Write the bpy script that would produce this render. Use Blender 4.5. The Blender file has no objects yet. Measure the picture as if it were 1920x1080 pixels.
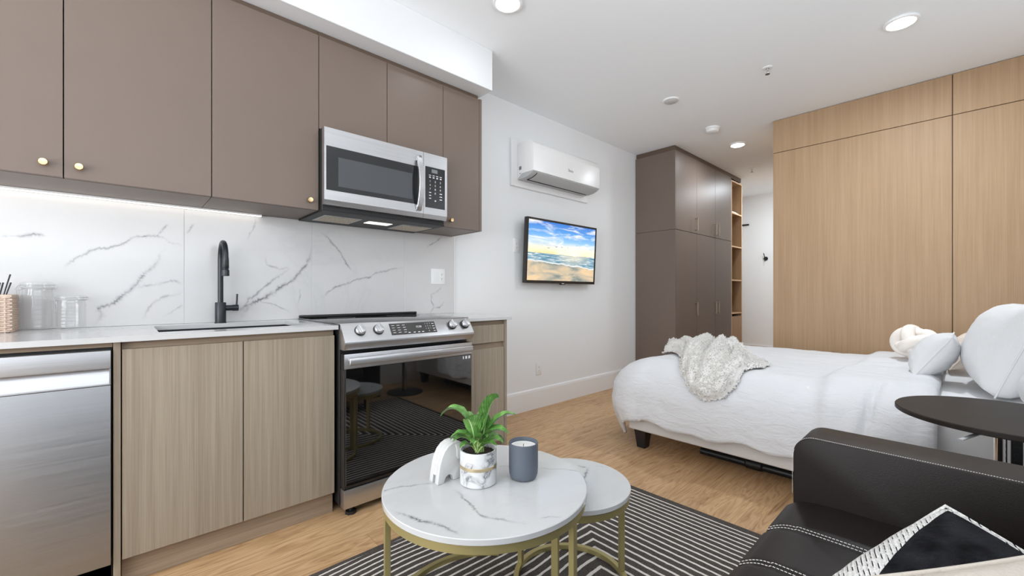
import bpy, bmesh, math, random
from mathutils import Vector, Matrix, noise

random.seed(7)
SC = bpy.context.scene
COL = SC.collection

# ------------------------------------------------------------------ camera
cam_d = bpy.data.cameras.new('camera')
cam_d.sensor_width = 36.0
cam_d.lens = 783.6 / 1920 * 36.0
cam_d.shift_y = 9.4 / 1920
cam_d.clip_start = 0.02
cam = bpy.data.objects.new('camera', cam_d)
COL.objects.link(cam)
cam.location = (0, -2.7, 1.07)
cam.rotation_euler = (math.radians(90), 0, math.radians(47.2 - 90))
SC.camera = cam

# ------------------------------------------------------------------ colour management, world, daylight
SC.view_settings.view_transform = 'Standard'
SC.view_settings.look = 'None'
SC.view_settings.gamma = 1.0
SC.view_settings.use_curve_mapping = False
SC.view_settings.exposure = 0.40
SC.cycles.max_bounces = 12
SC.cycles.diffuse_bounces = 8
SC.cycles.glossy_bounces = 6
SC.cycles.transmission_bounces = 10
SC.cycles.transparent_max_bounces = 96
SC.cycles.sample_clamp_indirect = 8.0
SC.cycles.caustics_reflective = False
SC.cycles.caustics_refractive = False

world = bpy.data.worlds.new('world')
SC.world = world
world.use_nodes = True
bg = world.node_tree.nodes['Background']
bg.inputs[0].default_value = (0.80, 0.89, 1.0, 1)
bg.inputs[1].default_value = 1.0

def area(name, loc, rot, sx, sy, power, col=(1, 1, 1), shape='RECTANGLE', spread=180):
    d = bpy.data.lights.new(name, 'AREA')
    d.shape = shape; d.size = sx
    if shape in ('RECTANGLE', 'ELLIPSE'): d.size_y = sy
    d.energy = power; d.color = col; d.spread = math.radians(spread)
    o = bpy.data.objects.new(name, d); COL.objects.link(o)
    o.location = loc; o.rotation_euler = rot
    return o
# daylight standing outside the two windows behind the camera
WIN_BACK = (-3.0, -0.75, 0.45, 2.5)      # y0 y1 z0 z1 on the wall behind the camera (x = -2.2)
WIN_RIGHT = (-1.6, 1.6, 1.0, 2.5)        # x0 x1 z0 z1 on the wall behind the sofa (y = -3.3)
area('daylight_back', (-2.42, (WIN_BACK[0] + WIN_BACK[1]) / 2, (WIN_BACK[2] + WIN_BACK[3]) / 2),
     (0, math.radians(-90 - 32), 0), WIN_BACK[3] - WIN_BACK[2], WIN_BACK[1] - WIN_BACK[0], 92, (0.96, 0.985, 1.0))
area('daylight_right', (0, -3.52, (WIN_RIGHT[2] + WIN_RIGHT[3]) / 2),
     (math.radians(90 + 62), 0, 0), WIN_RIGHT[1] - WIN_RIGHT[0], WIN_RIGHT[3] - WIN_RIGHT[2], 46, (0.96, 0.985, 1.0))

# ------------------------------------------------------------------ helpers
def lin(c):
    c = c / 255.0
    return c / 12.92 if c <= 0.04045 else ((c + 0.055) / 1.055) ** 2.4
def rgb(r, g, b): return (lin(r), lin(g), lin(b), 1.0)

class NT:
    def __init__(s, name):
        s.m = bpy.data.materials.new(name); s.m.use_nodes = True
        s.t = s.m.node_tree; s.n = s.t.nodes; s.b = s.n['Principled BSDF']; s.out = s.n['Material Output']
    def new(s, typ, **kw):
        n = s.n.new(typ)
        for k, v in kw.items(): setattr(n, k, v)
        return n
    def link(s, a, b): s.t.links.new(a, b)
    def coord(s, kind='Object'): return s.new('ShaderNodeTexCoord').outputs[kind]
    def mapping(s, vec, scale=(1, 1, 1), loc=(0, 0, 0), rot=(0, 0, 0)):
        m = s.new('ShaderNodeMapping'); m.inputs['Scale'].default_value = scale
        m.inputs['Location'].default_value = loc; m.inputs['Rotation'].default_value = rot
        s.link(vec, m.inputs['Vector']); return m.outputs[0]
    def noise(s, vec, scale=5, detail=4, rough=0.5, dist=0.0):
        n = s.new('ShaderNodeTexNoise'); s.link(vec, n.inputs['Vector'])
        n.inputs['Scale'].default_value = scale; n.inputs['Detail'].default_value = detail
        n.inputs['Roughness'].default_value = rough; n.inputs['Distortion'].default_value = dist
        return n.outputs['Fac']
    def math(s, op, a, b=None, c=None, clamp=False):
        n = s.new('ShaderNodeMath', operation=op); n.use_clamp = clamp
        for i, v in enumerate((a, b, c)):
            if v is None: continue
            if isinstance(v, (int, float)): n.inputs[i].default_value = v
            else: s.link(v, n.inputs[i])
        return n.outputs[0]
    def ramp(s, fac, stops, interp='LINEAR'):
        n = s.new('ShaderNodeValToRGB'); n.color_ramp.interpolation = interp
        e = n.color_ramp.elements
        while len(e) < len(stops): e.new(0.5)
        for k, (p, c) in zip(e, stops): k.position = p; k.color = c if len(c) == 4 else (*c, 1)
        s.link(fac, n.inputs[0]); return n.outputs[0]
    def mix(s, fac, a, b, mode='MIX'):
        n = s.new('ShaderNodeMix', data_type='RGBA', blend_type=mode)
        for i, v in ((0, fac), (6, a), (7, b)):
            if isinstance(v, (int, float)): n.inputs[i].default_value = v
            elif isinstance(v, tuple): n.inputs[i].default_value = v
            else: s.link(v, n.inputs[i])
        return n.outputs[2]
    def bump(s, h, strength=0.3, dist=0.01):
        n = s.new('ShaderNodeBump'); n.inputs['Strength'].default_value = strength; n.inputs['Distance'].default_value = dist
        s.link(h, n.inputs['Height']); s.link(n.outputs[0], s.b.inputs['Normal'])
    def sep(s, vec):
        n = s.new('ShaderNodeSeparateXYZ'); s.link(vec, n.inputs[0]); return n.outputs
    def comb(s, x, y, z):
        n = s.new('ShaderNodeCombineXYZ')
        for i, v in enumerate((x, y, z)):
            if isinstance(v, (int, float)): n.inputs[i].default_value = v
            else: s.link(v, n.inputs[i])
        return n.outputs[0]
    def base(s, v):
        if isinstance(v, tuple): s.b.inputs['Base Color'].default_value = v
        else: s.link(v, s.b.inputs['Base Color'])
    def set(s, rough=0.5, metal=0.0, spec=0.5):
        s.b.inputs['Roughness'].default_value = rough; s.b.inputs['Metallic'].default_value = metal
        s.b.inputs['Specular IOR Level'].default_value = spec
        return s

def plain(name, col, rough=0.5, metal=0.0, spec=0.5, grain=0.0, gscale=40, var=0.0):
    t = NT(name).set(rough, metal, spec)
    if var or grain:
        n = t.noise(t.coord(), gscale, 3)
        if var:
            d = tuple(c * (1 - var) for c in col[:3]) + (1,); l = tuple(min(1, c * (1 + var)) for c in col[:3]) + (1,)
            t.base(t.ramp(n, [(0.3, d), (0.7, l)]))
        else: t.base(col)
        if grain: t.bump(n, grain, 0.004)
    else: t.base(col)
    return t.m

def emit(name, col, strength):
    t = NT(name); t.base((0.8, 0.8, 0.8, 1))
    t.b.inputs['Emission Color'].default_value = col; t.b.inputs['Emission Strength'].default_value = strength
    return t.m

def veneer(name, dark, light, along='z', fine=170, rough=0.5):
    """straight-grained wood veneer"""
    t = NT(name).set(rough, 0, 0.35)
    a = {'z': (1, 1, 0.012), 'x': (0.012, 1, 1), 'y': (1, 0.012, 1)}[along]
    v = t.mapping(t.coord(), a)
    f = t.noise(v, fine, 2, 0.6); g = t.noise(v, fine * 0.22, 2, 0.5); h = t.noise(t.mapping(t.coord(), tuple(q if q == 1 else 0.1 for q in a)), 9, 2)
    s = t.math('ADD', t.math('MULTIPLY', f, 0.6), t.math('ADD', t.math('MULTIPLY', g, 0.4), t.math('MULTIPLY', t.math('SUBTRACT', h, 0.5), 0.25)))
    t.base(t.ramp(s, [(0.36, dark), (0.64, light)]))
    return t.m

def marble(name, base, vein, scale=1.6, width=0.03, strength=0.8, rough=0.15, rot=(0, 0, 0.5), seed=0.0, stretch=(1, 1, 1), lo=0.47, hi=0.62):
    t = NT(name).set(rough, 0, 0.5)
    v = t.mapping(t.coord(), stretch, (seed, seed * 0.7, seed * 1.3), rot)
    n1 = t.noise(v, scale, 6, 0.55, 0.6)
    a = t.math('ABSOLUTE', t.math('SUBTRACT', n1, 0.5))
    thin = t.ramp(a, [(0.0, (1, 1, 1)), (width, (0, 0, 0))])
    soft = t.ramp(a, [(0.0, (0.45, 0.45, 0.45)), (width * 3.2, (0, 0, 0))])
    mask = t.ramp(t.noise(v, scale * 0.8, 2, 0.5), [(lo, (0, 0, 0)), (hi, (1, 1, 1))])
    fac = t.math('MULTIPLY', t.math('MULTIPLY', t.math('MAXIMUM', thin, soft), mask), strength)
    cloud = t.ramp(t.noise(v, scale * 1.2, 3), [(0.3, tuple(c * 0.95 for c in base[:3]) + (1,)), (0.7, base)])
    t.base(t.mix(fac, cloud, vein))
    return t.m

M = {}
def vein_mat():
    t = NT('grey_stone_vein').set(0.16, 0, 0.5)
    c = t.coord('UV'); u, v, w = t.sep(c)
    a = t.math('SUBTRACT', 1.0, t.math('MULTIPLY', t.math('ABSOLUTE', t.math('SUBTRACT', u, 0.5)), 2.0))
    core = t.math('POWER', a, 3.0); n = t.noise(t.coord(), 28, 4, 0.6)
    k = t.ramp(n, [(0.32, (0.15, 0.15, 0.15)), (0.66, (1, 1, 1))])
    al = t.math('MULTIPLY', t.math('ADD', t.math('MULTIPLY', core, 0.62), t.math('MULTIPLY', a, 0.16)), t.math('MULTIPLY', k, v))
    t.base(rgb(112, 113, 119)); t.link(al, t.b.inputs['Alpha'])
    return t.m
M['vein'] = vein_mat()
M['wall'] = plain('wall_paint', rgb(236, 238, 240), 0.6, spec=0.3, grain=0.03, gscale=220)
M['ceiling'] = plain('ceiling_paint', rgb(241, 243, 245), 0.8, spec=0.2, grain=0.04, gscale=180)
M['soffit'] = plain('soffit_paint', rgb(220, 221, 223), 0.7, spec=0.25)
M['trim'] = plain('trim_paint', rgb(236, 236, 237), 0.4, spec=0.4)
M['taupe'] = plain('taupe_laminate', rgb(112, 98, 89), 0.42, spec=0.4, var=0.02, gscale=3)
M['taupe_dark'] = plain('dark_taupe_edge', rgb(92, 76, 64), 0.5)
M['gap'] = plain('shadow_gap_black', rgb(22, 20, 19), 0.8)
M['oak'] = veneer('pale_oak_veneer', rgb(143, 130, 114), rgb(163, 151, 134), fine=240)
M['oak_h'] = veneer('pale_oak_veneer_level', rgb(140, 122, 104), rgb(166, 148, 128), 'x')
M['oak_warm'] = veneer('warm_oak_veneer', rgb(163, 133, 102), rgb(177, 148, 116), fine=200)
M['oak_edge'] = plain('oak_edge_band', rgb(222, 188, 150), 0.5)
M['quartz'] = marble('white_quartz', rgb(203, 203, 203), rgb(205, 204, 203), 3, 0.02, 0.5, 0.12)
M['tile'] = marble('white_marble_tile', rgb(212, 211, 211), rgb(185, 186, 190), 1.25, 0.020, 0.22, 0.16, (0.0, 0.75, 0.2), 3.7, (1, 1, 1))
M['grout'] = plain('pale_grout', rgb(205, 205, 205), 0.8)
M['tabletop'] = marble('white_marble_top', rgb(201, 201, 201), rgb(150, 150, 154), 3.4, 0.016, 0.12, 0.14, (0.2, 0.1, 0.9), 1.9, (1.0, 1.6, 1))
M['potmarble'] = marble('swirled_marble_glaze', rgb(218, 218, 218), rgb(70, 74, 84), 14, 0.032, 0.85, 0.2, (0.5, 0.9, 0.2), 0.3, (1, 1, 0.8), 0.36, 0.52)
def steel(name, col, rough=0.28, along='x'):
    t = NT(name).set(rough, 1.0)
    v = t.mapping(t.coord(), {'x': (0.01, 1, 1), 'z': (1, 1, 0.01)}[along])
    n = t.noise(v, 260, 2)
    t.base(t.ramp(n, [(0.3, tuple(c * 0.9 for c in col[:3]) + (1,)), (0.7, col)]))
    r = t.new('ShaderNodeMapRange'); t.link(n, r.inputs[0]); r.inputs[3].default_value = rough * 0.8; r.inputs[4].default_value = rough * 1.25
    t.link(r.outputs[0], t.b.inputs['Roughness'])
    return t.m
M['steel'] = steel('brushed_steel', rgb(202, 202, 204), 0.36)
M['steel_grey'] = steel('brushed_grey_steel', rgb(205, 206, 209), 0.55)
M['steel_mid'] = steel('brushed_mid_steel', rgb(176, 177, 180), 0.5)
M['steel_dark'] = steel('dark_steel', rgb(110, 110, 112), 0.35)
M['chrome'] = plain('polished_chrome', rgb(225, 225, 228), 0.08, 1.0)
M['brass'] = plain('brushed_brass', rgb(226, 196, 150), 0.28, 1.0)
M['gold'] = plain('satin_gold_paint', rgb(176, 163, 112), 0.38, 0.55)
M['goldband'] = plain('gold_foil_band', rgb(196, 180, 146), 0.35, 0.7)
M['nickel'] = plain('satin_nickel', rgb(205, 192, 172), 0.3, 1.0)
M['black'] = plain('matte_black', rgb(26, 27, 30), 0.38)
M['faucet'] = plain('matte_black_faucet', rgb(40, 43, 48), 0.36, 0.2)
M['blackplastic'] = plain('black_plastic', rgb(24, 24, 25), 0.5)
M['bgloss'] = plain('black_gloss_glass', rgb(10, 10, 11), 0.03, 0, 0.9); M['bgloss'].node_tree.nodes['Principled BSDF'].inputs['IOR'].default_value = 1.75
M['cooktop'] = plain('black_ceramic_glass', rgb(20, 20, 21), 0.06, 0, 1.0); M['cooktop'].node_tree.nodes['Principled BSDF'].inputs['IOR'].default_value = 2.1
M['mwglass'] = plain('smoked_window_glass', rgb(38, 39, 41), 0.12, 0, 0.6)
M['mwinner'] = plain('smoked_mesh_screen', rgb(74, 76, 79), 0.2, 0, 0.5)
M['white'] = plain('white_plastic', rgb(238, 238, 238), 0.3, spec=0.5)
M['acgrey'] = plain('grey_outlet_plastic', rgb(186, 187, 188), 0.45)
M['offwhite'] = plain('grey_white_plastic', rgb(206, 206, 206), 0.4)
M['ceramic'] = plain('white_ceramic', rgb(208, 207, 206), 0.35)
M['legend'] = plain('white_legend_ink', rgb(225, 225, 228), 0.5)
M['greyink'] = plain('grey_legend_ink', rgb(120, 122, 128), 0.5)
M['lcd'] = emit('pale_display', (0.75, 0.85, 1.0, 1), 0.8)
M['lcdgrey'] = plain('grey_display', rgb(120, 122, 122), 0.3)
M['lamp'] = emit('lamp_diffuser', (1.0, 0.98, 0.94, 1), 11.0)
M['led'] = emit('led_strip_glow', (1.0, 0.95, 0.86, 1), 2.2)
M['hoodlamp'] = emit('hood_lamp_glow', (1.0, 0.93, 0.82, 1), 0.8)
M['grille'] = None

def floor_mat():
    t = NT('oak_plank_floor').set(0.42, 0, 0.35)
    c = t.coord()
    br = t.new('ShaderNodeTexBrick'); t.link(c, br.inputs['Vector'])
    br.offset = 0.37; br.inputs['Scale'].default_value = 1.0
    br.inputs['Mortar Size'].default_value = 0.0012; br.inputs['Mortar Smooth'].default_value = 0.3
    br.inputs['Brick Width'].default_value = 1.25; br.inputs['Row Height'].default_value = 0.18
    br.inputs['Color1'].default_value = (0, 0, 0, 1); br.inputs['Color2'].default_value = (1, 1, 1, 1)
    br.inputs['Mortar'].default_value = (0.5, 0.5, 0.5, 1)
    plank = t.sep(br.outputs['Color'])[0]
    off = t.comb(t.math('MULTIPLY', plank, 7.0), t.math('MULTIPLY', plank, 3.0), t.math('MULTIPLY', plank, 5.0))
    add = t.new('ShaderNodeVectorMath', operation='ADD'); t.link(c, add.inputs[0]); t.link(off, add.inputs[1])
    v = t.mapping(add.outputs[0], (1.0, 9.0, 1.0))
    n = t.noise(v, 1.5, 3, 0.5, 0.7)
    rings = t.math('FRACT', t.math('MULTIPLY', n, 9.0))
    tri = t.math('ABSOLUTE', t.math('SUBTRACT', rings, 0.5))
    fine = t.noise(t.mapping(c, (1.2, 60, 1)), 4, 3, 0.6)
    streak = t.noise(t.mapping(add.outputs[0], (0.9, 26, 1)), 2.2, 4, 0.62, 0.4)
    s = t.math('ADD', t.math('ADD', t.math('MULTIPLY', tri, 0.5), t.math('MULTIPLY', fine, 0.35)), t.math('MULTIPLY', streak, 0.5))
    col = t.ramp(s, [(0.30, rgb(136, 101, 69)), (0.42, rgb(176, 141, 103)), (0.60, rgb(196, 161, 121)), (0.82, rgb(208, 176, 138))])
    tint = t.ramp(plank, [(0.0, (0.90, 0.87, 0.84, 1)), (1.0, (1.04, 1.03, 1.02, 1))])
    col = t.mix(1.0, col, tint, 'MULTIPLY')
    col = t.mix(t.math('MULTIPLY', br.outputs['Fac'], 0.55), col, rgb(110, 80, 54))
    t.base(col)
    t.bump(t.math('ADD', fine, t.math('MULTIPLY', br.outputs['Fac'], -2.0)), 0.08, 0.004)
    return t.m
M['floor'] = floor_mat()

RUG = (-0.25, 2.05, -2.63, -1.03)
def rug_mat():
    t = NT('striped_rug_weave').set(0.95, 0, 0.1)
    c = t.coord(); x, y, z = t.sep(c)
    wob = t.math('MULTIPLY', t.math('SUBTRACT', t.noise(t.mapping(c, (1, 1, 1)), 1.6, 1), 0.5), 0.10)
    wob2 = t.math('MULTIPLY', t.math('SUBTRACT', t.noise(c, 30, 2), 0.5), 0.006)
    dt = t.math('ADD', t.math('SUBTRACT', RUG[3], y), wob)
    dr = t.math('SUBTRACT', RUG[1] + 0.03, x)
    d = t.math('ADD', t.math('MINIMUM', dt, dr), wob2)
    fr = t.math('FRACT', t.math('SUBTRACT', t.math('MULTIPLY', d, 34.0), t.math('MULTIPLY', t.math('MULTIPLY', d, d), 8.0)))
    tri = t.math('ABSOLUTE', t.math('SUBTRACT', fr, 0.5))
    st = t.ramp(tri, [(0.115, (1, 1, 1)), (0.15, (0, 0, 0))])
    edge = t.math('MINIMUM', t.math('SUBTRACT', RUG[3], y), t.math('SUBTRACT', RUG[1], x))
    st = t.math('MULTIPLY', st, t.math('GREATER_THAN', edge, 0.022))
    dk = t.ramp(t.noise(c, 260, 2), [(0.3, rgb(62, 57, 54)), (0.7, rgb(98, 92, 88))])
    lt = t.ramp(t.noise(c, 200, 2), [(0.3, rgb(214, 208, 200)), (0.7, rgb(236, 231, 224))])
    t.base(t.mix(st, dk, lt))
    t.bump(t.math('ADD', t.noise(c, 300, 2), t.math('MULTIPLY', st, -0.7)), 0.5, 0.004)
    return t.m
M['rug'] = rug_mat()

def leather(name, col, rough=0.38):
    t = NT(name).set(rough, 0, 0.24)
    c = t.coord(); t.base(col)
    v = t.new('ShaderNodeTexVoronoi'); t.link(c, v.inputs['Vector']); v.inputs['Scale'].default_value = 420
    t.bump(t.math('ADD', v.outputs['Distance'], t.math('MULTIPLY', t.noise(c, 7, 3), 5.0)), 0.10, 0.003)
    return t.m
M['leather'] = leather('dark_brown_leather', rgb(33, 27, 25), 0.46)
M['thread'] = plain('white_thread', rgb(222, 218, 212), 0.8)
def fabric(name, col, scale=400, bump=0.15, wr=0.0, wscale=7, rough=0.9, var=0.03):
    t = NT(name).set(rough, 0, 0.15)
    c = t.coord(); n = t.noise(c, scale, 2)
    t.base(t.ramp(n, [(0.3, tuple(q * (1 - var) for q in col[:3]) + (1,)), (0.7, col)]))
    h = n
    if wr: h = t.math('ADD', t.math('MULTIPLY', n, 0.15), t.math('MULTIPLY', t.noise(t.mapping(c, (1.8, 0.8, 2.2)), wscale, 4, 0.55, 0.8), wr))
    t.bump(h, bump, 0.01)
    return t.m
M['duvet'] = fabric('white_cotton_duvet', rgb(217, 217, 219), 300, 0.55, 1.6, 11)
M['sheet'] = fabric('white_cotton_sheet', rgb(228, 228, 229), 300, 0.3, 0.8, 6)
M['pillow'] = fabric('white_pillow_cotton', rgb(219, 219, 220), 300, 0.35, 1.0, 8)
M['cream'] = fabric('cream_plush', rgb(238, 231, 224), 350, 0.25, 0.4, 20)
M['creamdk'] = fabric('cream_linen', rgb(232, 220, 208), 350, 0.25, 0.4, 20)
M['fur'] = fabric('ivory_sherpa', rgb(226, 223, 219), 160, 0.4, 0.5, 40)
M['boxspring'] = fabric('pale_grey_linen', rgb(222, 221, 220), 500, 0.25, 0, 0, 0.9, 0.08)
M['beige'] = fabric('oatmeal_wool', rgb(196, 187, 176), 260, 0.6, 0.3, 30)
def leaf_mat():
    t = NT('leaf_green').set(0.35, 0, 0.45)
    c = t.coord('UV'); u, v, w = t.sep(c)
    mid = t.math('ABSOLUTE', t.math('SUBTRACT', u, 0.5))
    vein = t.math('ABSOLUTE', t.math('SUBTRACT', t.math('FRACT', t.math('ADD', t.math('MULTIPLY', v, 9), t.math('MULTIPLY', mid, -7.0))), 0.5))
    n = t.noise(t.coord(), 60, 2)
    k = t.math('ADD', t.math('MULTIPLY', vein, 0.35), t.math('MULTIPLY', n, 0.6))
    col = t.ramp(k, [(0.2, rgb(66, 114, 48)), (0.46, rgb(108, 156, 78)), (0.72, rgb(178, 205, 140))])
    col = t.mix(t.ramp(mid, [(0.015, (0.9, 0.9, 0.9)), (0.05, (0, 0, 0))]), col, rgb(196, 218, 168))
    t.base(col)
    t.b.inputs['Subsurface Weight'].default_value = 0.0
    return t.m
M['leaf'] = leaf_mat()
M['stem'] = plain('pale_green_stem', rgb(168, 196, 120), 0.45)
M['soil'] = plain('dark_potting_soil', rgb(46, 34, 28), 0.95, grain=1.0, gscale=160, var=0.4)
M['candlejar'] = plain('slate_blue_ceramic', rgb(92, 99, 110), 0.6)
M['wax'] = plain('white_wax', rgb(240, 238, 234), 0.5)
M['wick'] = plain('dark_wick', rgb(60, 52, 46), 0.9)
M['wicker'] = plain('blush_wicker', rgb(206, 184, 168), 0.65, var=0.1, gscale=80)
M['cutlery'] = plain('dark_cutlery_steel', rgb(96, 98, 104), 0.3, 0.9)
M['tvframe'] = plain('dark_tv_bezel', rgb(44, 41, 40), 0.35)
M['filter'] = None
def filt():
    t = NT('woven_metal_filter').set(0.4, 0.6)
    v = t.new('ShaderNodeTexVoronoi'); t.link(t.coord(), v.inputs['Vector']); v.inputs['Scale'].default_value = 240
    t.base(t.ramp(v.outputs['Distance'], [(0.15, rgb(70, 62, 52)), (0.6, rgb(205, 190, 165))])); return t.m
M['filter'] = filt()
def glassm(name, tint, gl=0.12):
    t = NT(name); t.n.remove(t.b)
    tr = t.new('ShaderNodeBsdfTransparent'); tr.inputs[0].default_value = tint
    g = t.new('ShaderNodeBsdfGlossy'); g.inputs['Roughness'].default_value = 0.03
    lw = t.new('ShaderNodeLayerWeight'); lw.inputs[0].default_value = gl
    lw.inputs[0].default_value = 0.5
    fz = t.math('ADD', 0.03, t.math('MULTIPLY', t.math('POWER', lw.outputs['Facing'], 4.0), gl * 4.0), clamp=True)
    mx = t.new('ShaderNodeMixShader'); t.link(fz, mx.inputs[0]); t.link(tr.outputs[0], mx.inputs[1]); t.link(g.outputs[0], mx.inputs[2])
    t.link(mx.outputs[0], t.out.inputs[0]); return t.m
M['pane'] = glassm('window_glass', (1, 1, 1, 1), 0.08)
M['jarglass'] = glassm('clear_jar_glass', (0.998, 0.999, 0.999, 1), 0.09)
def screen_mat():
    t = NT('beach_scene_screen')
    c = t.coord('UV'); u, v, w = t.sep(c)
    sky = t.ramp(v, [(0.46, rgb(250, 214, 150)), (0.50, rgb(252, 226, 176)), (0.58, rgb(226, 226, 214)), (0.68, rgb(150, 196, 234)), (0.82, rgb(92, 160, 226)), (1.0, rgb(56, 120, 204))])
    vc = t.mapping(c, (2.2, 6.5, 1), (0.3, 0.1, 0), (0, 0, 0.55))
    cl = t.ramp(t.noise(vc, 1.5, 6, 0.62, 0.5), [(0.47, (0, 0, 0)), (0.68, (1, 1, 1))])
    sky = t.mix(t.math('MULTIPLY', cl, 0.9), sky, rgb(250, 246, 236))
    dx = t.math('SUBTRACT', u, 0.66); dy = t.math('MULTIPLY', t.math('SUBTRACT', v, 0.47), 1.3)
    rr = t.math('SQRT', t.math('ADD', t.math('MULTIPLY', dx, dx), t.math('MULTIPLY', dy, dy)))
    glow = t.ramp(rr, [(0.02, (1, 1, 1)), (0.30, (0, 0, 0))])
    sky = t.mix(glow, sky, rgb(255, 248, 224))
    vs = t.mapping(c, (3, 26, 1))
    wn = t.noise(vs, 2.2, 5, 0.6, 0.6)
    sea = t.ramp(wn, [(0.35, rgb(70, 120, 150)), (0.52, rgb(118, 160, 178)), (0.62, rgb(226, 232, 230))])
    sea = t.mix(t.math('MULTIPLY', glow, 0.6), sea, rgb(255, 240, 205))
    sn = t.noise(t.mapping(c, (2.5, 5, 1), (4, 0, 0), (0, 0, -0.3)), 1.3, 4, 0.5, 0.6)
    sand = t.ramp(sn, [(0.35, rgb(128, 138, 134)), (0.5, rgb(186, 176, 156)), (0.66, rgb(228, 198, 158))])
    shore = t.math('ADD', t.math('ADD', 0.33, t.math('MULTIPLY', u, -0.10)), t.math('MULTIPLY', t.math('SUBTRACT', t.noise(t.mapping(c, (5, 1, 1)), 1.4, 3), 0.5), 0.10))
    low = t.mix(t.math('LESS_THAN', v, shore), sea, sand)
    foam = t.ramp(t.math('ABSOLUTE', t.math('SUBTRACT', v, t.math('ADD', shore, 0.012))), [(0.006, (0.8, 0.8, 0.8)), (0.016, (0, 0, 0))])
    low = t.mix(foam, low, rgb(238, 236, 230))
    col = t.mix(t.math('GREATER_THAN', v, 0.462), low, sky)
    # a few birds
    for bx, by, s in ((0.39, 0.585, 0.016), (0.47, 0.59, 0.013), (0.56, 0.595, 0.010), (0.28, 0.555, 0.014), (0.70, 0.655, 0.009), (0.52, 0.545, 0.007)):
        ddx = t.math('ABSOLUTE', t.math('SUBTRACT', u, bx)); ddy = t.math('ABSOLUTE', t.math('SUBTRACT', t.math('SUBTRACT', v, by), t.math('MULTIPLY', ddx, 0.6)))
        bm_ = t.math('MULTIPLY', t.math('LESS_THAN', ddx, s), t.math('LESS_THAN', ddy, s * 0.35))
        col = t.mix(t.math('MULTIPLY', bm_, 0.75), col, rgb(70, 80, 96))
    t.base((0.01, 0.01, 0.01, 1)); t.set(0.25)
    t.link(col, t.b.inputs['Emission Color']); t.b.inputs['Emission Strength'].default_value = 0.95
    return t.m
M['screen'] = screen_mat()

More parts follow.
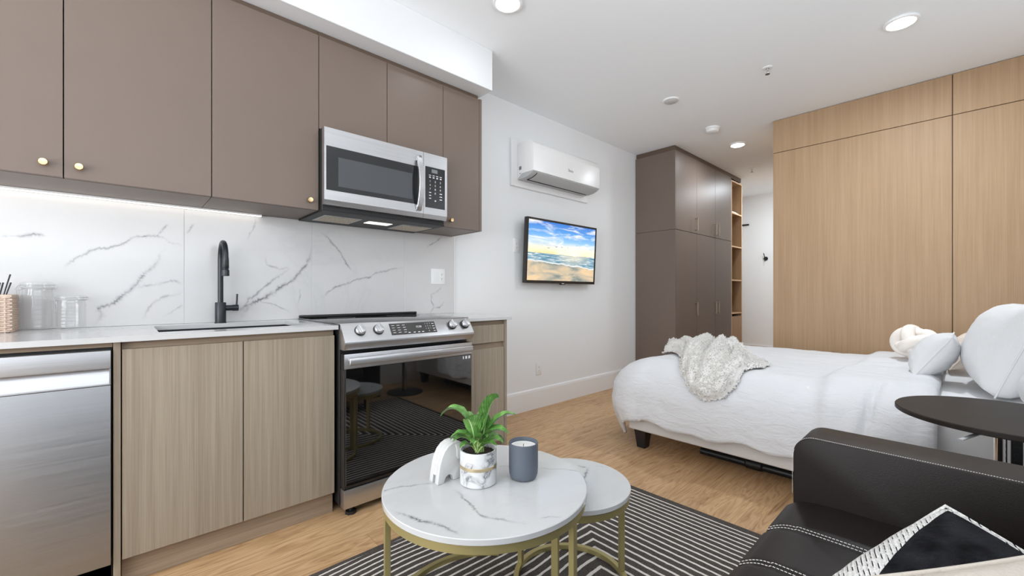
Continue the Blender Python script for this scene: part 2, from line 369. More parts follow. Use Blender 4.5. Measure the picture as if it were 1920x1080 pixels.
# ------------------------------------------------------------------ mesh builder
class B:
    def __init__(s): s.bm = bmesh.new(); s.mi = 0; s.uv = None
    def _mi(s, fs):
        for f in fs: f.material_index = s.mi
    def box(s, x0, x1, y0, y1, z0, z1, bev=0.0, seg=2, mtx=None):
        t = bmesh.new()
        r = bmesh.ops.create_cube(t, size=1.0)
        for v in t.verts:
            v.co = Vector(((x0 + x1) / 2 + v.co.x * (x1 - x0), (y0 + y1) / 2 + v.co.y * (y1 - y0), (z0 + z1) / 2 + v.co.z * (z1 - z0)))
        if bev > 0:
            bmesh.ops.bevel(t, geom=list(t.edges), offset=bev, segments=seg, affect='EDGES', profile=0.5, clamp_overlap=True)
        return s._merge(t, mtx)
    def _merge(s, t, mtx=None):
        if mtx is not None: bmesh.ops.transform(t, matrix=mtx, verts=list(t.verts))
        for f in t.faces: f.material_index = s.mi
        me = bpy.data.meshes.new('tmp'); t.to_mesh(me); t.free()
        s.bm.from_mesh(me); bpy.data.meshes.remove(me)
        return s
    def prism(s, poly, axis, a0, a1, bev=0.0, seg=2, mtx=None):
        """poly: 2-D outline; axis x -> (y,z), y -> (x,z), z -> (x,y)"""
        t = bmesh.new()
        def P(p, a): return {'x': (a, p[0], p[1]), 'y': (p[0], a, p[1]), 'z': (p[0], p[1], a)}[axis]
        lo = [t.verts.new(P(p, a0)) for p in poly]; hi = [t.verts.new(P(p, a1)) for p in poly]
        n = len(poly)
        t.faces.new(lo); t.faces.new(hi[::-1])
        for i in range(n): t.faces.new((lo[i], hi[i], hi[(i + 1) % n], lo[(i + 1) % n]))
        bmesh.ops.recalc_face_normals(t, faces=list(t.faces))
        if bev > 0:
            bmesh.ops.bevel(t, geom=list(t.edges), offset=bev, segments=seg, affect='EDGES', profile=0.5, clamp_overlap=True)
        return s._merge(t, mtx)
    def lathe(s, prof, center=(0, 0, 0), seg=48, closed=False, mtx=None):
        """prof: list of (r, z) revolved about z"""
        t = bmesh.new(); rings = []
        for r, z in prof:
            if r < 1e-6: rings.append([t.verts.new((0, 0, z))])
            else: rings.append([t.verts.new((r * math.cos(2 * math.pi * i / seg), r * math.sin(2 * math.pi * i / seg), z)) for i in range(seg)])
        pairs = list(zip(rings, rings[1:])) + ([(rings[-1], rings[0])] if closed else [])
        for a, b in pairs:
            for i in range(seg):
                j = (i + 1) % seg
                if len(a) == 1 and len(b) == 1: continue
                if len(a) == 1: t.faces.new((a[0], b[i], b[j]))
                elif len(b) == 1: t.faces.new((a[i], b[0], a[j]))
                else: t.faces.new((a[i], b[i], b[j], a[j]))
        bmesh.ops.recalc_face_normals(t, faces=list(t.faces))
        m = Matrix.Translation(Vector(center))
        if mtx is not None: m = m @ mtx
        return s._merge(t, m)
    def cyl(s, a, b, r, r2=None, seg=24, mtx=None):
        a, b = Vector(a), Vector(b); d = b - a; L = d.length
        q = d.to_track_quat('Z', 'Y').to_matrix().to_4x4()
        m = Matrix.Translation(a) @ q
        if mtx is not None: m = mtx @ m
        r2 = r if r2 is None else r2
        t = bmesh.new()
        lo = [t.verts.new((r * math.cos(2 * math.pi * i / seg), r * math.sin(2 * math.pi * i / seg), 0)) for i in range(seg)]
        hi = [t.verts.new((r2 * math.cos(2 * math.pi * i / seg), r2 * math.sin(2 * math.pi * i / seg), L)) for i in range(seg)]
        t.faces.new(lo[::-1]); t.faces.new(hi)
        for i in range(seg): t.faces.new((lo[i], lo[(i + 1) % seg], hi[(i + 1) % seg], hi[i]))
        return s._merge(t, m)
    def tube(s, pts, r, seg=12, closed=False, rad=None, flat=1.0):
        pts = [Vector(p) for p in pts]; n = len(pts); t = bmesh.new(); rings = []
        tang = []
        for i in range(n):
            if closed: d = pts[(i + 1) % n] - pts[(i - 1) % n]
            else: d = pts[min(i + 1, n - 1)] - pts[max(i - 1, 0)]
            tang.append(d.normalized())
        up = Vector((0, 0, 1)) if abs(tang[0].z) < 0.9 else Vector((1, 0, 0))
        nrm = (up - tang[0] * up.dot(tang[0])).normalized()
        for i in range(n):
            nrm = (nrm - tang[i] * nrm.dot(tang[i])).normalized(); bn = tang[i].cross(nrm)
            rr = rad[i] if rad else r
            rings.append([t.verts.new(pts[i] + nrm * (rr * flat * math.cos(2 * math.pi * k / seg)) + bn * (rr * math.sin(2 * math.pi * k / seg))) for k in range(seg)])
        for i in range(n if closed else n - 1):
            a, b = rings[i], rings[(i + 1) % n]
            for k in range(seg): t.faces.new((a[k], a[(k + 1) % seg], b[(k + 1) % seg], b[k]))
        if not closed: t.faces.new(rings[0][::-1]); t.faces.new(rings[-1])
        bmesh.ops.recalc_face_normals(t, faces=list(t.faces))
        return s._merge(t)
    def grid(s, fn, nu, nv, closeu=False, uv=False):
        t = bmesh.new()
        vs = [[t.verts.new(fn(i / (nu if closeu else nu - 1), j / (nv - 1))) for j in range(nv)] for i in range(nu)]
        lay = t.loops.layers.uv.new('UVMap') if uv else None
        for i in range(nu if closeu else nu - 1):
            for j in range(nv - 1):
                k = (i + 1) % nu
                f = t.faces.new((vs[i][j], vs[k][j], vs[k][j + 1], vs[i][j + 1]))
                if uv:
                    for l, (a, b) in zip(f.loops, ((i, j), (i + 1, j), (i + 1, j + 1), (i, j + 1))):
                        l[lay].uv = (a / (nu - 1), b / (nv - 1))
        return s._merge(t)
    def build(s, name, mat, parent=None, local=False, smooth=35, weld=False):
        if weld: bmesh.ops.remove_doubles(s.bm, verts=list(s.bm.verts), dist=1e-5)
        me = bpy.data.meshes.new(name)
        s.bm.to_mesh(me); s.bm.free()
        off = Vector((0, 0, 0))
        if parent is not None and not local:
            p = parent
            while p is not None: off += p.location; p = p.parent
            me.transform(Matrix.Translation(-off))
        for m in (mat if isinstance(mat, (list, tuple)) else [mat]): me.materials.append(m)
        if smooth:
            for p in me.polygons: p.use_smooth = True
            me.set_sharp_from_angle(angle=math.radians(smooth))
        o = bpy.data.objects.new(name, me); COL.objects.link(o)
        if parent is not None: o.parent = parent
        return o

def thing(name, label, cat, loc, group=None, rot=None):
    o = bpy.data.objects.new(name, None); COL.objects.link(o)
    o.location = loc; o.empty_display_size = 0.1
    if rot is not None: o.rotation_euler = rot
    o['label'] = label; o['category'] = cat
    if group: o['group'] = group
    return o
def tag(o, label, cat, group=None):
    o['label'] = label; o['category'] = cat
    if group: o['group'] = group
    return o
def struct(o): o['kind'] = 'structure'; return o
def copy_tree(o, parent=None):
    c = o.copy(); COL.objects.link(c)
    if parent is not None: c.parent = parent
    for ch in list(o.children): copy_tree(ch, c)
    return c
def text_mesh(txt, size, mtx, depth=0.0004):
    cu = bpy.data.curves.new('lettering', 'FONT'); cu.body = txt; cu.size = size; cu.extrude = depth
    cu.align_x = 'CENTER'; cu.align_y = 'CENTER'
    o = bpy.data.objects.new('lettering', cu); COL.objects.link(o)
    dg = bpy.context.evaluated_depsgraph_get()
    me = bpy.data.meshes.new_from_object(o.evaluated_get(dg))
    bpy.data.objects.remove(o); bpy.data.curves.remove(cu)
    me.transform(mtx); return me
def add_text(b, txt, size, mtx):
    me = text_mesh(txt, size, mtx)
    n0 = len(b.bm.faces)
    b.bm.from_mesh(me); bpy.data.meshes.remove(me)
    b.bm.faces.ensure_lookup_table()
    for f in b.bm.faces[n0:]: f.material_index = b.mi
# text facing the room on a plane y = const (reads along +x)
def face_y(x, y, z): return Matrix.Translation((x, y, z)) @ Matrix.Rotation(math.radians(90), 4, 'X')

def vein(b, pts, width, to3, clip=None, strength=1.0, seed=0):
    """a grey vein inlaid in a stone face: a wandering ribbon that fades towards its edges and ends"""
    rr = random.Random(len(pts) * 31 + seed + int(pts[0][0] * 1000)); P = [Vector((p[0], p[1], 0)) for p in pts]
    amp = 0.10
    for _ in range(3):
        Q = [P[0]]
        for a, c in zip(P, P[1:]):
            d = c - a; m = (a + c) / 2 + Vector((-d.y, d.x, 0)) * rr.uniform(-amp, amp); Q += [m, c]
        P = Q
    n = len(P); t = bmesh.new(); lay = t.loops.layers.uv.new('UVMap'); rows = []
    for i in range(n):
        d = (P[min(i + 1, n - 1)] - P[max(i - 1, 0)]).normalized(); o = Vector((-d.y, d.x, 0))
        w = width * (0.55 + 0.9 * rr.random()); e = min(1.0, 4.0 * min(i, n - 1 - i) / (n - 1) + 0.05) * strength
        rows.append((P[i] - o * w / 2, P[i] + o * w / 2, e))
    for i in range(n - 1):
        q = [rows[i][0], rows[i][1], rows[i + 1][1], rows[i + 1][0]]; m = (q[0] + q[2]) / 2
        if clip and not clip(m.x, m.y): continue
        f = t.faces.new([t.verts.new(to3(p.x, p.y)) for p in q])
        for l, uv in zip(f.loops, ((0, rows[i][2]), (1, rows[i][2]), (1, rows[i + 1][2]), (0, rows[i + 1][2]))): l[lay].uv = uv
    mi = b.mi; b.mi = 1; b._merge(t); b.mi = mi

# ------------------------------------------------------------------ setting
XB, XF, YR, ZC = -2.2, 7.9, -3.3, 2.74
b = B(); b.box(XB - 0.1, XF + 0.1, YR - 0.1, 0.1, -0.1, 0); struct(b.build('floor', M['floor'], smooth=0))
b = B(); b.box(XB - 0.1, XF + 0.1, YR - 0.1, 0.1, ZC, ZC + 0.1); struct(b.build('ceiling', M['ceiling'], smooth=0))
b = B(); b.box(XB - 0.1, XF + 0.1, 0, 0.1, 0, ZC); struct(b.build('wall_left', M['wall'], smooth=0))
b = B(); b.box(XF, XF + 0.1, YR, 0, 0, ZC); struct(b.build('wall_front', M['wall'], smooth=0))
y0, y1, z0, z1 = WIN_BACK
b = B(); b.box(XB - 0.1, XB, YR, y0, 0, ZC); b.box(XB - 0.1, XB, y1, 0, 0, ZC); b.box(XB - 0.1, XB, y0, y1, 0, z0); b.box(XB - 0.1, XB, y0, y1, z1, ZC)
struct(b.build('wall_back', M['wall'], smooth=0))
w = struct(thing('window_1', '', '', (XB, (y0 + y1) / 2, z0))); del w['label']; del w['category']
b = B()
for q in ((y0, y0 + 0.05), ((y0 + y1) / 2 - 0.03, (y0 + y1) / 2 + 0.03), (y1 - 0.05, y1)): b.box(XB - 0.08, XB - 0.02, q[0], q[1], z0, z1)
b.box(XB - 0.08, XB - 0.02, y0, y1, z0, z0 + 0.05); b.box(XB - 0.08, XB - 0.02, y0, y1, z1 - 0.05, z1)
struct(b.build('window_frame', M['trim'], w, smooth=0))
b = B(); b.box(XB - 0.053, XB - 0.047, y0 + 0.04, y1 - 0.04, z0 + 0.04, z1 - 0.04); struct(b.build('window_pane', M['pane'], w, smooth=0))
x0, x1, z0, z1 = WIN_RIGHT
b = B(); b.box(XB, x0, YR - 0.1, YR, 0, ZC); b.box(x1, XF, YR - 0.1, YR, 0, ZC); b.box(x0, x1, YR - 0.1, YR, 0, z0); b.box(x0, x1, YR - 0.1, YR, z1, ZC)
struct(b.build('wall_right', M['wall'], smooth=0))
w = struct(thing('window_2', '', '', ((x0 + x1) / 2, YR, z0))); del w['label']; del w['category']
b = B()
for q in ((x0, x0 + 0.05), (-0.03, 0.03), (x1 - 0.05, x1)): b.box(q[0], q[1], YR - 0.08, YR - 0.02, z0, z1)
b.box(x0, x1, YR - 0.08, YR - 0.02, z0, z0 + 0.05); b.box(x0, x1, YR - 0.08, YR - 0.02, z1 - 0.05, z1)
struct(b.build('window_frame', M['trim'], w, smooth=0))
b = B(); b.box(x0 + 0.04, x1 - 0.04, YR - 0.053, YR - 0.047, z0 + 0.04, z1 - 0.04); struct(b.build('window_pane', M['pane'], w, smooth=0))
# bathroom core behind the wood panels
b = B(); b.box(4.64, XF, YR, -1.447, 0, ZC); struct(b.build('wall_partition', M['wall'], smooth=0))
# soffit over the kitchen cabinets
b = B(); b.box(XB, 1.861, -0.493, 0, 2.465, ZC, 0.003, 1); struct(b.build('trim_1', M['soffit'], smooth=0))
# baseboard
b = B(); b.prism([(0, 0), (-0.016, 0), (-0.016, 0.16), (-0.012, 0.178), (-0.004, 0.186), (0, 0.186)], 'x', 1.872, 4.53); struct(b.build('baseboard_left', M['trim'], smooth=0))
b = B(); b.box(7.884, XF, -1.44, -0.0, 0, 0.186, 0.003, 1); struct(b.build('baseboard_front', M['trim'], smooth=0))

# ------------------------------------------------------------------ wood panelled partition
t = thing('wood_panel_wall', 'warm oak panelled wall reaching the ceiling behind the bed', 'wall panelling', (4.62, -2.35, 0))
g = 0.0025
for (ya, yb) in ((-1.445, -2.644), (-2.644, -3.295)):
    for (za, zb) in ((0.004, 2.424), (2.424, 2.738)):
        b = B(); b.box(4.62, 4.638, yb + g, ya - (g if ya < -2 else 0), za + g, zb - g, 0.001, 1); b.build('panel', M['oak_warm'], t)
b = B(); b.box(4.6385, 4.64, -3.295, -1.447, 0.002, 2.738); b.build('backing', M['taupe_dark'], t)
b = B(); b.box(4.6405, 7.2, -1.4465, -1.4445, 0.002, 2.738); b.build('return_panel', M['oak_warm'], t)

# ------------------------------------------------------------------ ceiling fittings
def downlight(x, y, label, power):
    t = thing('ceiling_light', label, 'light', (x, y, ZC), 'round ceiling lights')
    b = B(); b.lathe([(0.066, 0.0), (0.082, 0.0), (0.085, -0.004), (0.083, -0.014), (0.070, -0.016), (0.066, -0.014)], (x, y, ZC), 48, closed=True); b.build('trim_ring', M['white'], t)
    b = B(); b.lathe([(0, -0.026), (0.030, -0.0255), (0.052, -0.022), (0.063, -0.017), (0.066, -0.012), (0.066, -0.002)], (x, y, ZC), 48); b.build('diffuser', M['lamp'], t)
    d = bpy.data.lights.new('lamp_light', 'AREA'); d.shape = 'DISK'; d.size = 0.13; d.energy = power; d.color = (0.86, 0.94, 1.0)
    o = bpy.data.objects.new('lamp_light', d); COL.objects.link(o); o.parent = t; o.location = (0, 0, -0.028)
    return t
downlight(1.61, -0.925, 'lit round ceiling light nearest the kitchen soffit', 1.0)
downlight(3.50, -2.44, 'lit round ceiling light above the bed, in front of the wood panels', 16)
downlight(5.04, -0.98, 'lit round ceiling light beside the wardrobe top, farthest down the room', 8)
downlight(6.85, -1.05, 'round ceiling light at the end of the hallway, hidden past the wood panels', 15)
t = thing('ceiling_vent', 'unlit flat white disc on the ceiling between two lit lights', 'vent', (3.47, -0.98, ZC))
b = B(); b.lathe([(0, -0.016), (0.050, -0.016), (0.056, -0.012)], (3.47, -0.98, ZC), 40); b.build('cover_plate', M['offwhite'], t)
b = B(); b.lathe([(0.050, -0.011), (0.062, -0.011), (0.068, -0.006), (0.068, 0.0), (0.05, 0.0)], (3.47, -0.98, ZC), 40, closed=True); b.build('rim', M['white'], t)
t = thing('smoke_detector', 'white domed smoke detector on the ceiling in front of the wardrobe', 'smoke detector', (4.36, -0.976, ZC))
b = B(); b.lathe([(0, 0), (0.068, 0), (0.068, -0.012), (0.062, -0.014), (0.062, -0.02), (0.066, -0.022)], (4.36, -0.976, ZC), 40); b.build('base', M['white'], t)
b = B(); b.lathe([(0, -0.05), (0.035, -0.049), (0.052, -0.042), (0.062, -0.026), (0.062, -0.018)], (4.36, -0.976, ZC), 40); b.build('dome', M['white'], t)
def sprinkler(x, y, label):
    t = thing('sprinkler', label, 'sprinkler', (x, y, ZC), 'ceiling sprinklers')
    b = B(); b.lathe([(0.012, -0.008), (0.03, -0.006), (0.036, 0.0), (0.012, 0.0)], (x, y, ZC), 32, closed=True); b.build('escutcheon', M['white'], t)
    b = B(); b.cyl((x, y, ZC), (x, y, ZC - 0.03), 0.008); 
    for s in (-1, 1): b.tube([(x + s * 0.008, y, ZC - 0.02), (x + s * 0.013, y, ZC - 0.034), (x + s * 0.004, y, ZC - 0.048)], 0.002, 8)
    b.build('head', M['chrome'], t)
    b = B(); b.lathe([(0, -0.050), (0.015, -0.050), (0.015, -0.047), (0, -0.047)], (x, y, ZC), 24); b.build('deflector', M['steel_dark'], t)
sprinkler(3.494, -1.714, 'small sprinkler head on the ceiling above the bed, left of the wood panels')
sprinkler(6.17, -0.774, 'tiny sprinkler head on the ceiling over the hallway by the wardrobe')

# ------------------------------------------------------------------ upper cabinets
def knob(x, y, z, p):
    b = B(); m = Matrix.Rotation(math.radians(90), 4, 'X')
    b.lathe([(0, 0), (0.0055, 0.0), (0.005, 0.008), (0.006, 0.012), (0.0115, 0.014), (0.0135, 0.018), (0.0135, 0.024), (0.0115, 0.027), (0.004, 0.0265), (0, 0.0262)], (x, y, z), 28, mtx=m)
    return b.build('knob', M['brass'], p)
UZ0, UZ1 = 1.507, 2.435
YD = -0.383
def upper(x0, x1, doors, label, z0=UZ0, endpanel=False):
    t = thing('upper_cabinet', label, 'cabinet', ((x0 + x1) / 2, -0.18, z0), 'taupe wall cabinets')
    b = B(); b.box(x0 + 0.001, x1 - 0.001, -0.362, -0.012, z0, UZ1); b.build('carcass', M['taupe'], t, smooth=0)
    b = B(); b.box(x0 + 0.001, x1 - 0.001, -0.366, -0.012, UZ1 + 0.0005, 2.464); b.build('filler', M['taupe_dark'], t, smooth=0)
    for (xa, xb, kx) in doors:
        b = B(); b.box(xa + 0.0017, xb - 0.0017, YD, -0.364, z0 + 0.001, UZ1 - 0.001, 0.001, 1); d = b.build('door', M['taupe'], t)
        if kx is not None: knob(kx, YD, 1.553, d)
    b = B(); b.box(x0 + 0.002, x1 - 0.002, -0.3638, -0.3622, z0 + 0.002, UZ1 - 0.002); b.build('shadow_gap', M['gap'], t, smooth=0)
    if endpanel:
        b = B(); b.box(x1, x1 + 0.02, YD - 0.002, -0.001, z0 - 0.002, UZ1 + 0.002, 0.001, 1); b.build('end_panel', M['taupe'], t)
    return t
upper(-0.63, 0.289, [(-0.63, -0.171, -0.221), (-0.171, 0.289, -0.129)], 'leftmost taupe wall cabinet, two doors with paired brass knobs, over the dishwasher')
upper(0.289, 0.753, [(0.289, 0.753, 0.705)], 'single door taupe wall cabinet left of the microwave, over the sink')
upper(0.753, 1.531, [(0.753, 1.139, None), (1.139, 1.531, None)], 'short two door taupe wall cabinet directly above the microwave', z0=1.940)
upper(1.531, 1.832, [(1.531, 1.832, 1.585)], 'narrow taupe wall cabinet at the right end, right of the microwave', endpanel=True)
# LED strip under the cabinets
t = thing('led_strip', 'glowing LED light strip under the left wall cabinets', 'light', (-0.05, -0.035, 1.5))
b = B(); b.box(-0.62, 0.56, -0.045, -0.022, 1.4985, 1.5065); b.build('housing', M['white'], t, smooth=0)
b = B(); b.box(-0.618, 0.558, -0.043, -0.024, 1.4965, 1.4985); b.build('diffuser', M['led'], t, smooth=0)
o = area('led_light', (-0.03, -0.032, 1.494), (math.radians(18), 0, 0), 1.17, 0.016, 0.02, (1, 0.95, 0.88)); o.parent = t; o.location = Vector((-0.03, -0.032, 1.494)) - t.location

# ------------------------------------------------------------------ backsplash
t = thing('backsplash', 'white marble tile backsplash with grey veins above the counter', 'backsplash', (0.6, 0, 0.915))
xs = [-1.0, -0.392, 0.221, 0.834, 1.452, 1.874]
b = B()
for a, c in zip(xs, xs[1:]): b.box(a + 0.0012, c - 0.0012, -0.011, -0.0005, 0.9155, 1.96 if False else 1.506 if not (a > 0.5 and c < 1.5) else 1.506, 0.0006, 1)
VEINS = [([(-0.196, 1.178), (-0.184, 1.201), (-0.139, 1.24), (-0.092, 1.274), (-0.03, 1.291), (-0.009, 1.302), (0.027, 1.335), (0.072, 1.344), (0.125, 1.347), (0.165, 1.321), (0.214, 1.309)], .020, .8),
    ([(-0.377, 1.302), (-0.332, 1.308), (-0.275, 1.322), (-0.251, 1.314)], .022, .8), ([(-0.106, 0.922), (-0.079, 0.968), (-0.092, 1.002), (-0.051, 1.015), (-0.016, 1.053), (0.027, 1.093), (0.057, 1.143), (0.087, 1.184), (0.117, 1.226), (0.149, 1.289)], .030, .75),
    ([(0.027, 1.093), (0.087, 1.108), (0.149, 1.124), (0.189, 1.13), (0.215, 1.115)], .022, .6), ([(0.064, 0.933), (0.087, 1.002), (0.141, 1.052), (0.214, 1.073)], .022, .4), ([(0.141, 0.95), (0.197, 0.995), (0.215, 1.01)], .018, .5),
    ([(0.117, 1.353), (0.141, 1.391), (0.157, 1.413)], .018, .6), ([(0.226, 1.368), (0.247, 1.402), (0.264, 1.425)], .018, .6),
    ([(0.464, 0.937), (0.503, 1.004), (0.553, 1.032), (0.605, 1.062), (0.691, 1.122), (0.758, 1.185), (0.816, 1.274), (0.829, 1.325)], .036, 1.0), ([(0.435, 0.949), (0.503, 1.039), (0.564, 1.091), (0.637, 1.157), (0.713, 1.22)], .026, .75),
    ([(0.584, 1.285), (0.595, 1.227), (0.658, 1.205), (0.713, 1.22)], .018, .5), ([(0.553, 1.021), (0.637, 1.002), (0.713, 0.952)], .016, .5), ([(0.758, 0.999), (0.764, 1.098)], .018, .5), ([(0.50, 1.36), (0.53, 1.44), (0.54, 1.50)], .018, .4),
    ([(0.875, 1.45), (0.928, 1.417), (0.988, 1.343), (1.021, 1.295), (1.055, 1.24), (1.101, 1.201)], .022, .6), ([(0.891, 1.041), (0.928, 1.079), (0.971, 1.107), (1.032, 1.125), (1.113, 1.161), (1.191, 1.171), (1.279, 1.213), (1.35, 1.234), (1.445, 1.246)], .022, .8),
    ([(1.625, 1.398), (1.685, 1.442), (1.732, 1.469), (1.771, 1.503)], .022, .8), ([(1.763, 1.128), (1.724, 1.081), (1.662, 1.054)], .022, .6), ([(1.67, 1.068), (1.67, 1.015), (1.693, 0.968), (1.74, 0.96), (1.787, 1.013)], .026, .8), ([(1.693, 0.968), (1.662, 0.922)], .026, .7)]
for pts, w_, st in VEINS: vein(b, pts, w_, lambda x, z: (x, -0.01125, z), lambda x, z: 0.9165 < z < 1.505, st)
b.build('tile_slab', [M['tile'], M['vein']], t)
b = B(); b.box(-1.0, 1.873, -0.0095, -0.0004, 0.9155, 1.505); b.build('grout', M['grout'], t, smooth=0)
b = B(); b.box(1.874, 1.879, -0.0125, -0.0004, 0.9155, 1.504); b.build('edge_trim', M['white'], t, smooth=0)

# ------------------------------------------------------------------ base cabinets
YB = -0.635
DZ0, DZ1 = 0.104, 0.866
t = thing('base_cabinet', 'two door pale oak base cabinet under the sink', 'cabinet', (0.37, -0.32, 0), 'pale oak base cabinets')
b = B(); b.box(-0.009, 0.745, -0.613, -0.595, DZ0, 0.894); b.box(-0.009, 0.009, -0.595, -0.02, DZ0, 0.894); b.box(0.727, 0.745, -0.595, -0.02, DZ0, 0.894); b.box(-0.009, 0.745, -0.595, -0.02, DZ0, DZ0 + 0.018)
b.build('carcass', M['oak_h'], t, smooth=0)
b = B(); b.box(-0.009, 0.745, -0.602, -0.585, 0.001, DZ0); b.build('toe_kick', M['oak_h'], t, smooth=0)
for xa, xb in ((-0.009, 0.367), (0.367, 0.745)):
    b = B(); b.box(xa + 0.0018, xb - 0.0018, YB, -0.615, DZ0 + 0.001, DZ1, 0.0012, 1); b.build('door', M['oak'], t)
b = B(); b.box(-0.007, 0.743, -0.6148, -0.6132, DZ0 + 0.003, DZ1 - 0.006); b.build('shadow_gap', M['gap'], t, smooth=0)
b = B(); b.box(-0.031, -0.0112, YB, -0.02, 0.001, 0.894, 0.001, 1); tag(b.build('filler_panel', M['oak']), 'narrow upright pale oak panel between dishwasher and sink cabinet', 'panel')
t = thing('base_cabinet', 'narrow pale oak cabinet with drawer, right of the oven', 'cabinet', (1.69, -0.32, 0), 'pale oak base cabinets')
b = B(); b.box(1.526, 1.842, -0.613, -0.02, DZ0, 0.894); b.build('carcass', M['oak_h'], t, smooth=0)
b = B(); b.box(1.526, 1.842, -0.602, -0.585, 0.001, DZ0); b.build('toe_kick', M['oak_h'], t, smooth=0)
b = B(); b.box(1.527, 1.840, YB, -0.615, 0.752, DZ1, 0.0012, 1); b.build('drawer', M['oak'], t)
b = B(); b.box(1.527, 1.840, YB, -0.615, DZ0, 0.716, 0.0012, 1); b.build('door', M['oak'], t)
b = B(); b.box(1.844, 1.864, -0.637, -0.001, 0.001, 0.894, 0.001, 1); b.build('end_panel', M['oak'], t)
# worktops
CY = -0.662
SX0, SX1, SY0, SY1 = 0.098, 0.655, -0.535, -0.125
t = thing('worktop', 'long white quartz worktop with the sink cut into it', 'countertop', (0.06, -0.33, 0.895))
b = B(); b.box(-1.0, SX0, CY, -0.001, 0.895, 0.915); b.box(SX1, 0.752, CY, -0.001, 0.895, 0.915); b.box(SX0, SX1, CY, SY0, 0.895, 0.915); b.box(SX0, SX1, SY1, -0.001, 0.895, 0.915)
b.build('slab', M['quartz'], t, smooth=0)
t = thing('worktop', 'short white quartz worktop right of the oven', 'countertop', (1.70, -0.33, 0.895))
b = B(); b.box(1.524, 1.889, CY, -0.001, 0.895, 0.915, 0.0015, 1); b.build('slab', M['quartz'], t)
# sink
t = thing('sink', 'black undermount sink set in the white worktop', 'sink', ((SX0 + SX1) / 2, (SY0 + SY1) / 2, 0.70))
b = B()
w_ = 0.004
b.box(SX0 - 0.012, SX0, SY0 - 0.012, SY1 + 0.012, 0.70, 0.8945); b.box(SX1, SX1 + 0.012, SY0 - 0.012, SY1 + 0.012, 0.70, 0.8945)
b.box(SX0, SX1, SY0 - 0.012, SY0, 0.70, 0.8945); b.box(SX0, SX1, SY1, SY1 + 0.012, 0.70, 0.8945); b.box(SX0 - 0.012, SX1 + 0.012, SY0 - 0.012, SY1 + 0.012, 0.69, 0.70)
b.build('basin', M['black'], t, smooth=0)
b = B(); b.lathe([(0, 0.7045), (0.03, 0.7045), (0.042, 0.702), (0.042, 0.7)], ((SX0 + SX1) / 2, -0.33, 0), 32); b.build('drain', M['steel_dark'], t)
# faucet
fx, fy = 0.365, -0.072
t = thing('faucet', 'matte black gooseneck kitchen faucet behind the sink', 'faucet', (fx, fy, 0.9155))
b = B(); b.lathe([(0, 0), (0.026, 0), (0.026, 0.003), (0.0245, 0.005), (0.0245, 0.103), (0.023, 0.106), (0, 0.106)], (fx, fy, 0.9155), 36); b.build('body', M['faucet'], t)
b = B(); pts = [(fx, fy, 1.02), (fx, fy, 1.12), (fx, fy, 1.245)]
R = 0.075
for k in range(1, 13):
    a = math.pi * k / 12; pts.append((fx, fy - R + R * math.cos(a), 1.245 + R * math.sin(a) * 1.08))
b.tube(pts, 0.0125, 20); b.build('neck', M['faucet'], t)
b = B(); ye = fy - 2 * R
b.lathe([(0, 0.0), (0.0125, 0.0), (0.0135, -0.01), (0.0145, -0.055), (0.0125, -0.058), (0.0125, -0.062), (0.0155, -0.064), (0.0160, -0.092), (0.014, -0.094), (0, -0.094)], (fx, ye, 1.248), 28); h = b.build('spray_head', M['faucet'], t)
b = B(); b.box(fx - 0.006, fx + 0.006, ye - 0.0165, ye - 0.0125, 1.198, 1.232, 0.002, 2); b.build('spray_button', M['blackplastic'], h)
b = B(); b.cyl((fx + 0.015, fy, 0.992), (fx + 0.052, fy, 0.992), 0.0145); b.cyl((fx + 0.052, fy, 0.992), (fx + 0.078, fy, 0.992), 0.0165); hl = b.build('handle', M['faucet'], t)
b = B(); b.tube([(fx + 0.070, fy, 1.0), (fx + 0.072, fy, 1.03), (fx + 0.073, fy, 1.065)], 0.0045, 12); b.build('lever', M['faucet'], hl)

# ------------------------------------------------------------------ dishwasher
dx0, dx1 = -0.63, -0.037
t = thing('dishwasher', 'stainless steel dishwasher with pocket handle under the worktop', 'dishwasher', (-0.33, -0.33, 0))
b = B(); b.box(dx0, dx1 + 0.003, -0.6, -0.03, 0.02, 0.873); b.build('tub', M['blackplastic'], t, smooth=0)
b = B(); b.box(dx0, dx1, -0.645, -0.602, 0.803, 0.866, 0.002, 2); b.build('control_strip', M['steel_grey'], t)
b = B(); b.prism([(-0.602, 0.802), (-0.622, 0.802), (-0.6445, 0.752), (-0.6445, 0.744), (-0.602, 0.744)], 'x', dx0, dx1 - 0.004); b.box(dx1 - 0.004, dx1, -0.645, -0.602, 0.744, 0.803); b.build('pocket_handle', M['steel'], t)
b = B(); b.box(dx0, dx1, -0.645, -0.602, 0.105, 0.7425, 0.002, 2); b.build('door_panel', M['steel_mid'], t)
b = B(); b.box(dx0, dx1, -0.60, -0.58, 0.001, 0.10); b.build('toe_kick', M['blackplastic'], t, smooth=0)
b = B(); b.box(dx0, dx1 + 0.004, -0.618, -0.603, 0.876, 0.8945); b.build('mounting_rail', M['oak_h'], t, smooth=0)

